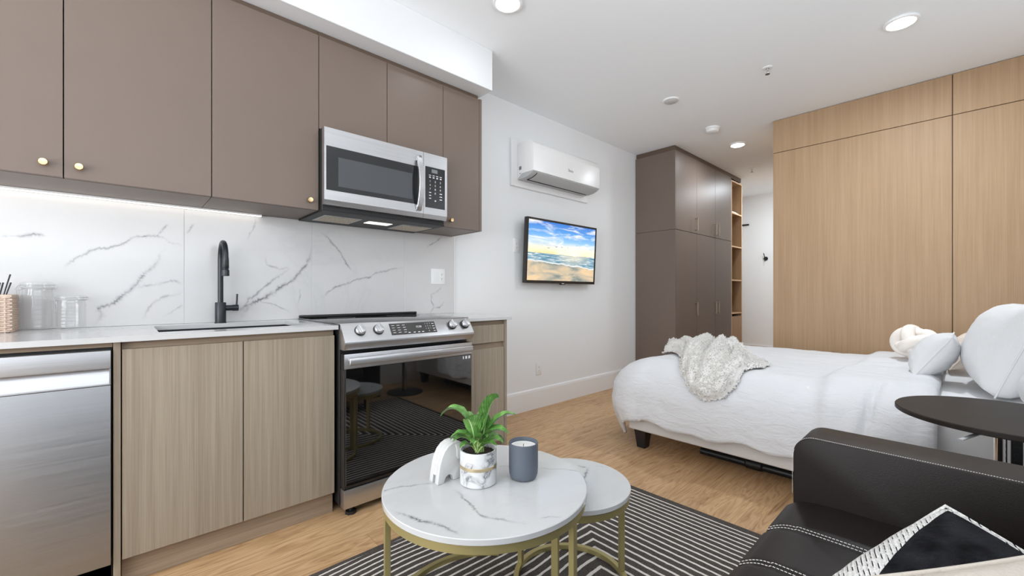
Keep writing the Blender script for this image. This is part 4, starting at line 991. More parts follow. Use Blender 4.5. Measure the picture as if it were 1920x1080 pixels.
nest_table(BT, 0.329, 0.45, (163, 283, 43), 'larger round marble topped table with gold legs holding the potted plant',
    [([(0.558, -1.455), (0.583, -1.461), (0.618, -1.469), (0.652, -1.476), (0.675, -1.497), (0.72, -1.514), (0.741, -1.533)], .016, .9), ([(0.767, -1.616), (0.749, -1.669), (0.741, -1.733), (0.728, -1.774), (0.739, -1.816), (0.761, -1.849), (0.796, -1.911)], .020, .8),
     ([(0.561, -1.594), (0.577, -1.647), (0.589, -1.702), (0.608, -1.725), (0.623, -1.763), (0.629, -1.834)], .022, .95), ([(1.068, -1.676), (1.099, -1.715), (1.136, -1.749), (1.152, -1.784), (1.161, -1.812)], .014, .6), ([(0.977, -1.571), (1.003, -1.584), (1.013, -1.615)], .014, .8), ([(0.836, -1.906), (0.868, -1.923), (0.886, -1.946)], .012, .5)], 0.0102, (41, 285))
nest_table((1.202, -1.719), 0.2135, 0.38, (-32, 112, 205), 'smaller lower round marble topped table tucked beside the larger one',
    [([(1.336, -1.643), (1.331, -1.674), (1.34, -1.69)], .022, .9), ([(1.351, -1.688), (1.31, -1.71), (1.269, -1.733), (1.22, -1.77), (1.18, -1.805), (1.139, -1.843)], .022, .95), ([(1.379, -1.702), (1.401, -1.746)], .010, .5)], 0.0102)

# ------------------------------------------------------------------ potted plant
px, py, pz, pr_ = 0.852, -1.617, 0.4505, 0.060
t = thing('potted_plant', 'leafy green plant in a marbled white pot with gold band', 'plant', (px, py, pz))
b = B(); b.lathe([(0, 0), (pr_ - 0.004, 0), (pr_, 0.004), (pr_, 0.108), (pr_ - 0.001, 0.110), (pr_ - 0.005, 0.110), (pr_ - 0.006, 0.107), (pr_ - 0.006, 0.09), (0, 0.09)], (px, py, pz), 56); pot = b.build('pot', M['potmarble'], t)
b = B(); b.lathe([(pr_ + 0.0002, 0.054), (pr_ + 0.0012, 0.055), (pr_ + 0.0012, 0.064), (pr_ + 0.0002, 0.065)], (px, py, pz), 56); b.build('gold_band', M['goldband'], pot)
b = B(); b.grid(lambda u, v: Vector((px + (pr_ - 0.0065) * v * math.cos(2 * math.pi * u), py + (pr_ - 0.0065) * v * math.sin(2 * math.pi * u), pz + 0.098 + 0.004 * noise.noise(Vector((u * 9, v * 9, 1))) + 0.003 * (1 - v))), 32, 8, closeu=True); b.build('soil', M['soil'], t)
# leaf directions are given in the room: azimuth, reach, rise, droop, blade length, width
RV = Vector((math.cos(math.radians(-42.8)), math.sin(math.radians(-42.8)), 0))   # across the sofa towards the bed
FV = Vector((math.cos(math.radians(47.2)), math.sin(math.radians(47.2)), 0))    # from the sofa towards the kitchen
def leaf(side, depth, rise, tipdrop, width, stem=0.35, twist=0.0):
    width *= 1.32; side *= 1.04
    base = Vector((px + random.uniform(-0.012, 0.012), py + random.uniform(-0.012, 0.012), pz + 0.098))
    h = RV * side + FV * depth
    p0, p1, p2, p3 = base, base + Vector((0, 0, rise * 0.62)) + h * 0.18, base + h * 0.62 + Vector((0, 0, rise * 1.12)), base + h + Vector((0, 0, rise - tipdrop))
    def bez(s):
        a = 1 - s; return p0 * a**3 + p1 * 3 * a * a * s + p2 * 3 * a * s * s + p3 * s**3
    def tan(s): return (bez(min(1, s + 0.01)) - bez(max(0, s - 0.01))).normalized()
    b = B(); b.tube([bez(stem * k / 7) for k in range(8)], 0.0022, 6, rad=[0.0032 - 0.0016 * k / 7 for k in range(8)])
    st = b.build('stem', M['stem'], t)
    b = B()
    def fn(u, v):
        s = stem * 0.85 + (1 - stem * 0.85) * v
        c = bez(s); d = tan(s)
        hor = d.cross(Vector((0, 0, 1)))
        hor = hor.normalized() if hor.length > 1e-4 else RV
        nn = hor.cross(d).normalized()
        ca, sa = math.cos(twist), math.sin(twist)
        hor, nn = hor * ca + nn * sa, nn * ca - hor * sa
        wv = width * (math.sin(math.pi * min(1, v ** 0.8)) ** 0.8) * (1 - 0.25 * v)
        q = u - 0.5
        return c + hor * (wv * q) + nn * (abs(q) * wv * 0.55 + 0.0012 * math.sin(v * 22) * (abs(q) * 2))
    b.grid(fn, 9, 20, uv=True)
    b.build('leaf', M['leaf'], t, smooth=60)
for args in ((-0.125, 0.02, 0.165, 0.055, 0.040), (0.055, 0.03, 0.165, -0.005, 0.062, 0.3, 0.9), (0.12, 0.02, 0.125, 0.012, 0.036), (0.105, -0.02, 0.085, 0.018, 0.050),
             (-0.03, -0.03, 0.115, 0.0, 0.05, 0.3, -0.6), (-0.085, -0.01, 0.08, 0.03, 0.032), (-0.07, -0.035, 0.062, 0.02, 0.034), (-0.055, 0.05, 0.12, 0.01, 0.035),
             (0.035, -0.05, 0.07, 0.01, 0.034), (0.08, 0.06, 0.06, 0.05, 0.026), (0.0, 0.06, 0.10, 0.0, 0.04), (-0.02, -0.055, 0.055, 0.015, 0.03), (0.06, -0.035, 0.045, 0.01, 0.03), (-0.045, -0.05, 0.04, 0.012, 0.028), (0.02, -0.02, 0.12, -0.01, 0.036), (-0.04, 0.0, 0.10, 0.0, 0.034), (-0.10, 0.03, 0.06, 0.03, 0.03), (0.03, 0.04, 0.12, 0.0, 0.04), (0.075, -0.05, 0.06, 0.015, 0.03)):
    leaf(*args)

# ------------------------------------------------------------------ candle
cx, cy, cz = 0.984, -1.694, 0.4505
t = thing('candle', 'slate grey ceramic candle jar with white wax beside the plant', 'candle', (cx, cy, cz))
b = B(); b.lathe([(0, 0), (0.036, 0), (0.043, 0.004), (0.0475, 0.016), (0.049, 0.035), (0.049, 0.118), (0.0475, 0.120), (0.0455, 0.119), (0.044, 0.112), (0.044, 0.10), (0, 0.10)], (cx, cy, cz), 56); b.build('jar', M['candlejar'], t)
b = B(); b.lathe([(0, 0.104), (0.040, 0.104), (0.0435, 0.1065), (0.0435, 0.1005)], (cx, cy, cz), 48); b.build('wax', M['wax'], t)
b = B(); b.cyl((cx, cy, cz + 0.103), (cx + 0.001, cy, cz + 0.112), 0.0011, None, 8); b.build('wick', M['wick'], t)

# ------------------------------------------------------------------ elephant figurine
ex, ey, ez = 0.738, -1.552, 0.4505
t = thing('elephant_figurine', 'white ceramic elephant figurine beside the plant pot', 'figurine', (0.80, -1.53, ez))
def arc(cx_, cz_, r, a0, a1, n, sx=1, sz=1): return [(cx_ + sx * r * math.cos(math.radians(a0 + (a1 - a0) * k / n)), cz_ + sz * r * math.sin(math.radians(a0 + (a1 - a0) * k / n))) for k in range(n + 1)]
H = 0.145
back = [(0.0, 0.0), (0.004, 0.035), (0.010, 0.07), (0.018, 0.096), (0.030, 0.119), (0.046, 0.135), (0.064, 0.1435), (0.080, 0.145), (0.096, 0.142), (0.110, 0.133), (0.119, 0.118), (0.124, 0.10), (0.126, 0.06), (0.126, 0.006), (0.113, 0.006), (0.112, 0.05), (0.104, 0.068)]
legs_ = [(0.100, 0.040), (0.100, 0.0), (0.066, 0.0)] + arc(0.0465, 0.002, 0.0185, 0, 180, 10, 1, 1.35)[1:-1] + [(0.026, 0.0)]
outer = back + legs_
inner = back[:-3] + [(0.113, 0.006), (0.112, 0.05), (0.104, 0.068), (0.100, 0.040), (0.06, 0.030), (0.02, 0.030), (0.003, 0.024)]
inner = [(0.003, 0.030)] + back[1:] + [(0.100, 0.034), (0.02, 0.030)]
b = B()
for ya, yb, pf in ((0.0, 0.019, outer), (0.033, 0.052, outer), (0.0185, 0.0335, inner)):
    b.prism([(ex + p[0] * 0.92, ez + p[1] * 0.85) for p in pf], 'y', ey + ya, ey + yb, 0.0016, 2)
b.build('body', M['ceramic'], t)
for yy, sgn in ((ey, -1), (ey + 0.052, 1)):
    b = B(); e_ = [(0.072, 0.138), (0.078, 0.118), (0.078, 0.09), (0.085, 0.078), (0.098, 0.080), (0.106, 0.098), (0.103, 0.124), (0.092, 0.137)]
    b.prism([(ex + p[0] * 0.92, ez + p[1] * 0.85) for p in e_], 'y', yy + min(0, sgn * 0.006), yy + max(0, sgn * 0.006), 0.0015, 2); b.build('ear', M['ceramic'], t)

# ------------------------------------------------------------------ bed
bxn, bxf, byf, byh = 2.572, 4.20, -1.115, -3.20
t = thing('bed', 'upholstered bed with pale grey base, white mattress and black legs', 'bed', (3.4, -2.15, 0))
b = B(); b.box(bxn, bxf, byh, byf, 0.13, 0.33, 0.012, 3); b.build('bed_base', M['boxspring'], t)
b = B(); b.box(bxn + 0.06, bxf - 0.03, byh, byf - 0.05, 0.332, 0.578, 0.055, 5); b.build('mattress', M['sheet'], t)
for lx, ly in ((2.645, -1.185), (4.12, -1.185), (2.645, -3.12), (4.12, -3.12)):
    b = B(); bm = bmesh.new()
    r = bmesh.ops.create_cube(bm, size=1.0)
    for v in bm.verts:
        k = 0.045 if v.co.z > 0 else 0.030
        v.co = Vector((lx + math.copysign(k, v.co.x), ly + math.copysign(k, v.co.y), 0.001 if v.co.z < 0 else 0.129))
    bmesh.ops.bevel(bm, geom=list(bm.edges), offset=0.003, segments=1, affect='EDGES')
    b._merge(bm); b.build('leg', M['black'], t)
b = B(); b.tube([(2.80, -1.52, 0.028), (2.80, -2.9, 0.028)], 0.022, 14); b.tube([(2.86, -1.45, 0.05), (2.86, -2.9, 0.05)], 0.014, 12)
rl = b.build('support_rail', M['black'], t)
b = B(); b.tube([(2.798, -1.79, 0.030), (2.798, -1.80, 0.030), (2.798, -1.88, 0.030), (2.798, -1.89, 0.030)], 0.03, 14, rad=[0.022, 0.0295, 0.0295, 0.022]); b.build('rail_joint', M['blackplastic'], rl)

# duvet: a cloth laid over the mattress
TX0, TX1, TY1, TZ, RAD = 2.785, 4.06, -1.235, 0.605, 0.262
def drape(xc, yc, lift=0.0):
    """position of the cloth point that lay at (xc, yc) when flat; lift = distance off the surface"""
    pu = max(0.0, TX0 - xc); pw = max(0.0, xc - TX1); pv = max(0.0, yc - TY1)
    px_ = pu if pu > 0 else pw; sx = -1 if pu > 0 else 1
    bx = min(max(xc, TX0), TX1); by = min(yc, TY1)
    p = (px_ ** 2.6 + pv ** 2.6) ** (1 / 2.6)
    if p < 1e-6: return Vector((bx, by, TZ + lift)), Vector((0, 0, 1))
    hyp = math.hypot(px_, pv); d = Vector((sx * px_ / hyp, pv / hyp, 0))
    L = RAD * math.pi / 2; fw = pv / hyp; kf = 1 + 0.30 * fw
    if p <= L:
        a = p / RAD; o = RAD * kf * math.sin(a); z = TZ - RAD * (1 - math.cos(a)); n = d * math.sin(a) + Vector((0, 0, math.cos(a)))
    else:
        q = p - L; o = RAD * kf + 0.02 * math.sin(min(q, 0.25) / 0.25 * math.pi) * (1 if pv > 0.05 else 0.4) - 0.38 * fw * max(0.0, q - 0.03); z = TZ - RAD - q; n = d
    # keep the far side clear of the wood panels
    return Vector((bx, by, z)) + d * o + n * lift, n
HEM = 0.545
def duvet_fn(u, v):
    xc = (TX0 - HEM) + u * (TX1 - TX0 + 2 * HEM - 0.08)
    yc = -2.625 + v * (TY1 + HEM - 0.05 + 2.625)
    hemwave = 0.012 * math.sin(yc * 9.0) + 0.010 * math.sin(yc * 23.0)
    fold = 1 / (1 + math.exp((yc + 2.25 - 0.05 * math.sin(min(1.0, max(0.0, (xc - 2.2) / 1.2)) * math.pi)) / 0.013))
    edge = 1 / (1 + math.exp(-(yc + 2.61) / 0.012))
    w = 0.010 * noise.noise(Vector((xc * 2.6, yc * 2.2, 0.3))) + 0.006 * noise.noise(Vector((xc * 7, yc * 5, 2.1))) + 0.0035 * noise.noise(Vector((xc * 13, yc * 22, 5.0)))
    side = max(0.0, TX0 - xc)
    w += 0.010 * side / HEM * noise.noise(Vector((yc * 8.0, side * 2.0, 3.0)))
    # pulled creases running down the near side by the turned-back band
    for yy, am, wd in ((-2.40, 0.046, 0.013), (-2.45, -0.012, 0.03), (-2.56, 0.016, 0.03), (-2.30, 0.012, 0.03)):
        w -= am * math.exp(-((yc - yy - 0.12 * (side - 0.25)) / wd) ** 2) * (1 - math.exp(-side * 12)) * math.exp(-((side - 0.28) / 0.2) ** 2)
    p, n = drape(xc, yc, 0.042 * fold * edge + w)
    if side > 0.3 and yc < TY1: p.z += hemwave * (side - 0.3) / (HEM - 0.3)
    return p
b = B(); b.grid(duvet_fn, 130, 110)
dv = b.build('duvet', M['duvet'], smooth=180)
mod = dv.modifiers.new('thick', 'SOLIDIFY'); mod.thickness = 0.022; mod.offset = -1
tag(dv, 'rumpled white duvet draped over the bed', 'duvet')

# ------------------------------------------------------------------ sherpa throw
poly = [(3.22, -1.10), (3.42, -1.09), (3.62, -1.13), (3.66, -1.30), (3.52, -1.50), (3.22, -1.63), (2.98, -1.86), (2.83, -1.87), (2.70, -1.80), (2.58, -1.80), (2.50, -1.75), (2.47, -1.67), (2.52, -1.56), (2.66, -1.46), (2.86, -1.38), (3.02, -1.27), (3.10, -1.20), (3.12, -1.14)]
def sdist(x, y):
    inside = False; dmin = 9
    n = len(poly)
    for i in range(n):
        (ax, ay), (bx, by) = poly[i], poly[(i + 1) % n]
        if (ay > y) != (by > y) and x < (bx - ax) * (y - ay) / (by - ay) + ax: inside = not inside
        tt = max(0, min(1, ((x - ax) * (bx - ax) + (y - ay) * (by - ay)) / ((bx - ax) ** 2 + (by - ay) ** 2)))
        dmin = min(dmin, math.hypot(x - ax - tt * (bx - ax), y - ay - tt * (by - ay)))
    return dmin if inside else -dmin
FOLDS = [[(2.56, -1.58), (2.66, -1.57), (2.78, -1.55), (2.88, -1.52), (3.1, -1.45), (3.34, -1.38), (3.6, -1.30)], [(2.60, -1.66), (2.66, -1.68), (2.72, -1.70), (2.85, -1.67), (3.0, -1.64), (3.15, -1.58)],
         [(2.88, -1.34), (3.08, -1.30), (3.3, -1.20), (3.44, -1.12)], [(2.57, -1.50), (2.66, -1.49), (2.78, -1.46)], [(3.30, -1.46), (3.40, -1.44), (3.52, -1.42)], [(2.88, -1.76), (3.05, -1.70)], [(3.2, -1.26), (3.45, -1.22), (3.6, -1.16)]]
def seg_d(x, y, line):
    best = 9.0
    for (ax, ay), (bx, by) in zip(line, line[1:]):
        ax_, bx_, x_ = ax * 0.55, bx * 0.55, x * 0.55
        L2 = (bx_ - ax_) ** 2 + (by - ay) ** 2
        tt = max(0.0, min(1.0, ((x_ - ax_) * (bx_ - ax_) + (y - ay) * (by - ay)) / L2))
        best = min(best, math.hypot(x_ - ax_ - tt * (bx_ - ax_), y - ay - tt * (by - ay)))
    return best
def throw_h(x, y):
    d = sdist(x, y)
    if d < -0.02: return None
    e = max(0.0, min(1.0, (d + 0.004) / 0.05)); e = math.sqrt(e * (2 - e))
    wx = x + 0.03 * noise.noise(Vector((x * 6, y * 6, 4.0))); wy = y + 0.02 * noise.noise(Vector((x * 6, y * 6, 8.0)))
    dv = min(seg_d(wx, wy, l) for l in FOLDS)
    q = min(1.0, dv / 0.075); dome = math.sqrt(q * (2 - q))
    top = 0.055 + 0.055 * max(0.0, min(1.0, (x - 2.6) / 0.3))
    if y > -1.28 and x < 3.3: top *= max(0.35, 1 - 3.5 * (y + 1.28))
    if y < -1.64 and x > 2.74: top *= max(0.3, 1 - 5.0 * (-1.64 - y))
    h = 0.010 + e * top * dome + 0.010 * e * noise.noise(Vector((x * 12, y * 12, 1.0)))
    return max(0.012, h) if d > 0 else 0.012
t = thing('throw_blanket', 'fluffy ivory sherpa throw crumpled on the corner of the bed', 'blanket', (3.05, -1.45, 0.62))
bm = bmesh.new(); vs = {}
NX, NY = 130, 100; X0, X1, Y0, Y1 = 2.44, 3.70, -1.90, -0.97
for i in range(NX):
    for j in range(NY):
        x = X0 + (X1 - X0) * i / (NX - 1); y = Y0 + (Y1 - Y0) * j / (NY - 1)
        h = throw_h(x, y)
        if h is not None: vs[i, j] = bm.verts.new(drape(x, y, h + 0.006)[0])
for i in range(NX - 1):
    for j in range(NY - 1):
        k = [(i, j), (i + 1, j), (i + 1, j + 1), (i, j + 1)]
        if all(q in vs for q in k): bm.faces.new([vs[q] for q in k])
b = B(); b._merge(bm); b.build('cloth', M['fur'], t, smooth=180)
bm = bmesh.new(); cnt = 0
rnd = random.Random(3)
while cnt < 9000:
    x = rnd.uniform(X0, X1); y = rnd.uniform(Y0, Y1)
    h = throw_h(x, y)
    if h is None: continue
    cnt += 1
    p, n = drape(x, y, h + 0.004)
    d = (n + Vector((rnd.uniform(-1, 1), rnd.uniform(-1, 1), rnd.uniform(-0.6, 0.9))) * 0.8).normalized()
    s = Vector((rnd.uniform(-1, 1), rnd.uniform(-1, 1), rnd.uniform(-1, 1))); s = (s - d * s.dot(d)).normalized(); q = d.cross(s)
    L = rnd.uniform(0.008, 0.017); w = rnd.uniform(0.0025, 0.0045); bend = s * L * rnd.uniform(-0.5, 0.5)
    ring = [bm.verts.new(p + (s * math.cos(a) + q * math.sin(a)) * w) for a in (0, 2.09, 4.19)]
    ring2 = [bm.verts.new(p + d * L * 0.6 + bend * 0.3 + (s * math.cos(a) + q * math.sin(a)) * w * 0.9) for a in (0, 2.09, 4.19)]
    tip = bm.verts.new(p + d * L + bend)
    for a in range(3):
        c = (a + 1) % 3
        bm.faces.new((ring[a], ring[c], ring2[c], ring2[a])); bm.faces.new((ring2[a], ring2[c], tip))
b = B(); b._merge(bm); fl = b.build('fleece', M['fur'], t, smooth=180); fl['kind'] = 'stuff'

# ------------------------------------------------------------------ pillows
def pillow_mesh(b, w, h, th, seed, n=36, pinch=0.07, wr=0.006, full=0.55):
    for sgn in (1, -1):
        def fn(u, v):
            a, c = 2 * u - 1, 2 * v - 1
            x = w / 2 * a * (1 - pinch * (1 - c * c)); y = h / 2 * c * (1 - pinch * (1 - a * a))
            k = max(0.0, (1 - abs(a) ** 2.4)) ** full * max(0.0, (1 - abs(c) ** 2.4)) ** full
            z = sgn * (th / 2 * k + wr * noise.noise(Vector((a * 3 + seed, c * 3, sgn))) * k + wr * 0.5 * noise.noise(Vector((a * 8, c * 8 + seed, sgn))) * k ** 0.5)
            return (x, y, z)
        b.grid(fn, n, n)
def pillow(name, label, cat, loc, rot, w, h, th, mat, seed, full=0.55, group=None, pinch=0.07):
    t = thing(name, label, cat, loc, group, rot)
    b = B(); pillow_mesh(b, w, h, th, seed, pinch=pinch, full=full)
    bmesh.ops.remove_doubles(b.bm, verts=list(b.bm.verts), dist=1e-5); bmesh.ops.recalc_face_normals(b.bm, faces=list(b.bm.faces))
    b.build('cover', mat, t, local=True, smooth=180)
    pts = []
    n = 14
    for k in range(4 * n):
        e, f = divmod(k, n); q = -1 + 2 * f / n
        a, c = ((q, -1), (1, q), (-q, 1), (-1, -q))[e]
        pts.append((w / 2 * a * (1 - pinch * (1 - c * c)), h / 2 * c * (1 - pinch * (1 - a * a)), 0))
    b = B(); b.tube(pts, 0.0035, 8, closed=True); b.build('seam', mat, t, local=True)
    return t
D = math.radians
# local x across the bed, local y up the pillow, local z = face; leaning back towards the head of the bed
pillow('pillow', 'big plump white pillow standing at the head of the bed', 'pillow', (3.25, -2.872, 0.803), (D(90 - 20), 0, D(180)), 0.74, 0.44, 0.34, M['pillow'], 1.0, full=0.38)
pillow('pillow', 'lower white pillow at the photo edge, in front of the big pillow', 'pillow', (2.73, -2.965, 0.722), (D(62), 0, D(186)), 0.27, 0.30, 0.17, M['pillow'], 4.0, full=0.45)
pillow('cushion', 'small white cushion tilted on its edge between knot cushion and big pillow', 'cushion', (3.22, -2.592, 0.737), (D(57), 0, D(180)), 0.33, 0.27, 0.165, M['pillow'], 7.0)
pillow('cushion', 'cream cushion mostly hidden behind the small white cushion', 'cushion', (3.80, -2.72, 0.722), (D(55), 0, D(180)), 0.42, 0.26, 0.16, M['creamdk'], 9.0)
# knot cushion
kc = Vector((3.62, -2.505, 0.750))
b = B(); pts = []
for k in range(220):
    a = 2 * math.pi * k / 220
    lat = D(58) * math.sin(4 * a); lon = 3 * a; r_ = 0.082 + 0.016 * math.cos(8 * a + 0.5)
    pts.append(kc + Matrix.Rotation(D(35), 3, 'X') @ Matrix.Rotation(D(25), 3, 'Y') @ Vector((r_ * math.cos(lat) * math.cos(lon), r_ * math.cos(lat) * math.sin(lon), r_ * math.sin(lat))))
b.tube(pts, 0.034, 16, closed=True)
tag(b.build('knot_cushion', M['cream'], smooth=180), 'round cream knotted cushion on the bed by the wood panels', 'cushion')

# ------------------------------------------------------------------ sofa
sx0, sx1 = -0.42, 1.545
t = thing('sofa', 'dark brown leather sofa with white stitching and a boxy arm', 'sofa', (0.65, -2.75, 0))
b = B(); b.box(sx0, sx1 - 0.002, -3.10, -2.36, 0.12, 0.27, 0.012, 2); b.build('base', M['leather'], t)
def seat_z(x, y):
    f = 0.0
    for q in (0.02, 0.24, 0.46, 0.68, 0.90, 1.12, 1.34): f -= 0.008 * math.exp(-((x - q) / 0.012) ** 2)
    return f
b = B()
def seat_fn(u, v):
    # profile from under the front edge, over the front roll, to the back
    x = sx0 + 0.004 + u * (sx1 - sx0 - 0.006)
    pr = [(-2.36, 0.272), (-2.332, 0.275), (-2.312, 0.292), (-2.304, 0.325), (-2.306, 0.365), (-2.318, 0.395), (-2.345, 0.416), (-2.39, 0.427), (-2.46, 0.432), (-2.58, 0.432), (-2.70, 0.43), (-2.82, 0.428), (-2.985, 0.425)]
    s = v * (len(pr) - 1); i = min(int(s), len(pr) - 2); f = s - i
    f2 = f
    y = pr[i][0] + (pr[i + 1][0] - pr[i][0]) * f2; z = pr[i][1] + (pr[i + 1][1] - pr[i][1]) * f2
    g_ = seat_z(x, y)
    fr = max(0.0, min(1.0, (y + 2.40) / 0.09))
    return (x, y - g_ * 0 - (0 if fr == 0 else -g_ * fr), z + g_ * (1 - fr * 0.8) + 0.004 * noise.noise(Vector((x * 4, y * 5, 0))) * (1 - fr))
b.grid(seat_fn, 190, 37); seat = b.build('seat', M['leather'], t, smooth=180)
def seat_pts(x, y0, y1, n):
    out = []
    for k in range(n):
        y = y0 + (y1 - y0) * k / (n - 1)
        if y > -2.39: z = 0.427 - 0.030 * ((y + 2.39) / 0.072) ** 2
        else: z = 0.430
        out.append(Vector((x, y, z + 0.004 * noise.noise(Vector((x * 4, y * 5, 0))))))
    return out
for q in (0.68, 0.90, 1.12, 1.34):
    b = B()
    for o in (-0.0085, 0.0085):
        ps = seat_pts(q + o, -2.325, -2.92, 150)
        for k in range(0, 148, 2): b.tube([ps[k] + Vector((0, 0, 0.0012)), ps[k + 1] + Vector((0, 0, 0.0012)), ps[k + 2] * 0.35 + ps[k + 1] * 0.65 + Vector((0, 0, 0.0008))], 0.0009, 4)
    b.build('stitching', M['thread'], seat, smooth=0)
b = B(); b.box(sx0, sx1 - 0.002, -3.17, -2.99, 0.275, 0.80, 0.05, 5); b.build('backrest', M['leather'], t)
ZA = 0.622
def arm(xa, xb, name='armrest'):
    b = B()
    pf = [(-2.335, 0.122), (-2.335, 0.56)] + [(-2.335 - 0.055 + 0.055 * math.cos(D(a)), 0.567 + 0.055 * math.sin(D(a))) for a in range(0, 91, 15)] + [(-3.13, ZA), (-3.13, 0.122)]
    b.prism(pf, 'x', xa, xb, 0.012, 3); return b.build(name, M['leather'], t)
a_ = arm(1.547, 1.712)
for zo, off in ((0.0, 0.0), (0.008, 0.010)):
    b = B()
    line = [(1.5455 + off, -2.334 + 0.0005, 0.44 + 0.12 * k / 30) for k in range(31)] if zo == 0 else []
    curve = [(-2.335 - 0.055 + (0.0555 - zo * 0.0) * math.cos(D(a)), 0.567 + 0.0555 * math.sin(D(a))) for a in range(0, 91, 6)]
    path = [Vector(p) for p in line] + [Vector((1.5562 if zo else 1.5478, y, z - (0.0 if zo else 0.010))) for y, z in curve] + [Vector((1.5562 if zo else 1.5478, -2.39 - 0.72 * k / 150, ZA + 0.0008 - (0 if zo else 0.0105))) for k in range(1, 150)]
    for k in range(0, len(path) - 1): b.tube([path[k], path[k] * 0.4 + path[k + 1] * 0.6], 0.0007, 4)
    b.build('stitching', M['thread'], a_, smooth=0)
arm(sx0 - 0.167, sx0 - 0.002)
for lx in (-0.5, 1.62):
    for ly in (-2.42, -3.04):
        b = B(); b.cyl((lx, ly, 0.0105 if ly > -2.63 else 0.001), (lx, ly, 0.121), 0.022, 0.028, 20); b.build('leg', M['black'], t)

# sofa cushions
def cushion_frame(A, eL, eR, side, keep='R'):
    eL = Vector(eL).normalized(); eR = Vector(eR).normalized()
    if keep == 'R': eL = (eL - eR * eL.dot(eR)).normalized()
    else: eR = (eR - eL * eL.dot(eR)).normalized()
    c = Vector(A) + eL * side / 2 + eR * side / 2
    m = Matrix(((eR.x, -eL.x, 0, 0), (eR.y, -eL.y, 0, 0), (eR.z, -eL.z, 0, 0), (0, 0, 0, 1)))
    zax = Vector((m[0][0], m[1][0], m[2][0])).cross(Vector((m[0][1], m[1][1], m[2][1])))
    for i in range(3): m[i][2] = zax[i]
    return c, m.to_3x3().to_euler()
def knit_mat():
    t = NT('white_knit_black_patch').set(0.95, 0, 0.1)
    c = t.coord(); x, y, z = t.sep(c)          # local: +x along the right edge from the corner, -y along the left edge; corner at (-s/2, +s/2)
    S = 0.38
    a = t.math('SUBTRACT', S / 2, y)             # distance from the corner along the left edge
    e = t.math('ADD', x, S / 2)                  # distance from the corner along the right edge
    lim = t.math('ADD', 0.012, t.math('MULTIPLY', a, 0.30))
    patch = t.math('MULTIPLY', t.math('GREATER_THAN', e, lim), t.math('GREATER_THAN', a, t.math('ADD', 0.010, t.math('MULTIPLY', e, 0.02))))
    patch = t.math('MULTIPLY', patch, t.math('GREATER_THAN', z, 0.0))
    # rows of dark dashes across the knit
    wv = t.math('ADD', e, t.math('MULTIPLY', t.math('SUBTRACT', t.noise(c, 26, 2), 0.5), 0.008))
    row = t.math('ABSOLUTE', t.math('SUBTRACT', t.math('FRACT', t.math('DIVIDE', t.math('SUBTRACT', a, t.math('MULTIPLY', wv, 0.60)), 0.0105)), 0.5))
    brk = t.ramp(t.noise(t.mapping(c, (34, 60, 28), rot=(0, 0, -0.54)), 1.3, 2), [(0.44, (0, 0, 0)), (0.52, (1, 1, 1))])
    dash = t.math('MULTIPLY', t.math('LESS_THAN', row, 0.11), brk)
    dash = t.math('MULTIPLY', dash, t.ramp(e, [(0.008, (0, 0, 0)), (0.022, (1, 1, 1))]))
    wool = t.ramp(t.noise(c, 240, 2), [(0.3, rgb(214, 212, 208)), (0.7, rgb(240, 238, 235))])
    col = t.mix(dash, wool, rgb(34, 36, 42))
    fur = t.ramp(t.noise(c, 18, 4), [(0.35, rgb(10, 10, 12)), (0.75, rgb(44, 44, 48))])
    t.base(t.mix(patch, col, fur))
    h = t.math('ADD', t.math('MULTIPLY', row, -1.2), t.noise(c, 320, 2))
    t.bump(t.mix(patch, h, t.noise(c, 120, 3)), 0.8, 0.006)
    return t.m
M['knit'] = knit_mat()
c, r = cushion_frame((1.215, -2.676, 0.640), (-0.58, 0.58, -0.58), (-0.52, -0.80, -0.10), 0.38, 'L')
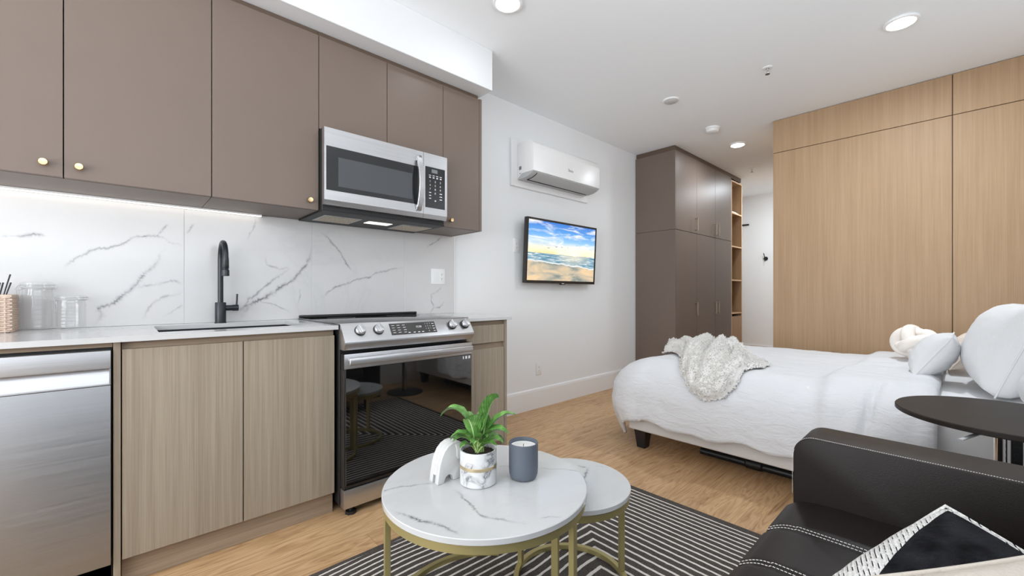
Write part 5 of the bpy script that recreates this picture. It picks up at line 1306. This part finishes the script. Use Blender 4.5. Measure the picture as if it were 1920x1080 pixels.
t = pillow('cushion', 'white knit cushion with black dashes and a black plush patch on the sofa', 'cushion', c, r, 0.38, 0.38, 0.16, M['knit'], 2.0, pinch=-0.015)
c2, r2 = cushion_frame((0.745, -2.572, 0.655), (-0.45, -0.45, -0.6), (0.757, -0.645, 0.103), 0.37)
pillow('cushion', 'plain oatmeal wool cushion at the bottom photo edge, nearest on the sofa', 'cushion', c2, r2, 0.37, 0.37, 0.10, M['beige'], 5.0, pinch=0.02)

# ------------------------------------------------------------------ side table
qx, qy, qz = 2.215, -2.808, 0.65
t = thing('side_table', 'round black pedestal table behind the sofa arm', 'table', (qx, qy, 0))
b = B(); b.lathe([(0, qz - 0.018), (0.286, qz - 0.018), (0.29, qz - 0.015), (0.29, qz - 0.003), (0.287, qz), (0, qz)], (qx, qy, 0), 96); b.build('tabletop', plain('black_woodgrain_top', rgb(36, 31, 28), 0.5, spec=0.2, var=0.12, gscale=14), t)
b = B(); b.box(qx - 0.045, qx + 0.045, qy - 0.045, qy + 0.045, qz - 0.03, qz - 0.0185); b.build('mount', M['blackplastic'], t, smooth=0)
b = B(); b.cyl((qx - 0.012, qy + 0.022, 0.02), (qx - 0.012, qy + 0.022, qz - 0.03), 0.016, None, 28); b.build('column', M['chrome'], t)
b = B(); b.box(qx - 0.018, qx + 0.02, qy - 0.028, qy - 0.002, 0.02, qz - 0.03, 0.002, 1)
for k in range(22): b.box(qx - 0.021, qx - 0.018, qy - 0.022, qy - 0.008, 0.1 + k * 0.022, 0.111 + k * 0.022)
b.build('height_rack', M['black'], t)
b = B(); b.tube([(qx - 0.04, qy + 0.03, qz - 0.028), (qx - 0.18, qy + 0.065, qz - 0.030), (qx - 0.315, qy + 0.115, qz - 0.036)], 0.007, 12, flat=0.5); b.build('lever', M['steel_grey'], t)
b = B(); b.lathe([(0, 0.001), (0.19, 0.001), (0.19, 0.008), (0.18, 0.014), (0.03, 0.022), (0, 0.022)], (qx, qy, 0), 64); b.build('foot_plate', M['black'], t)
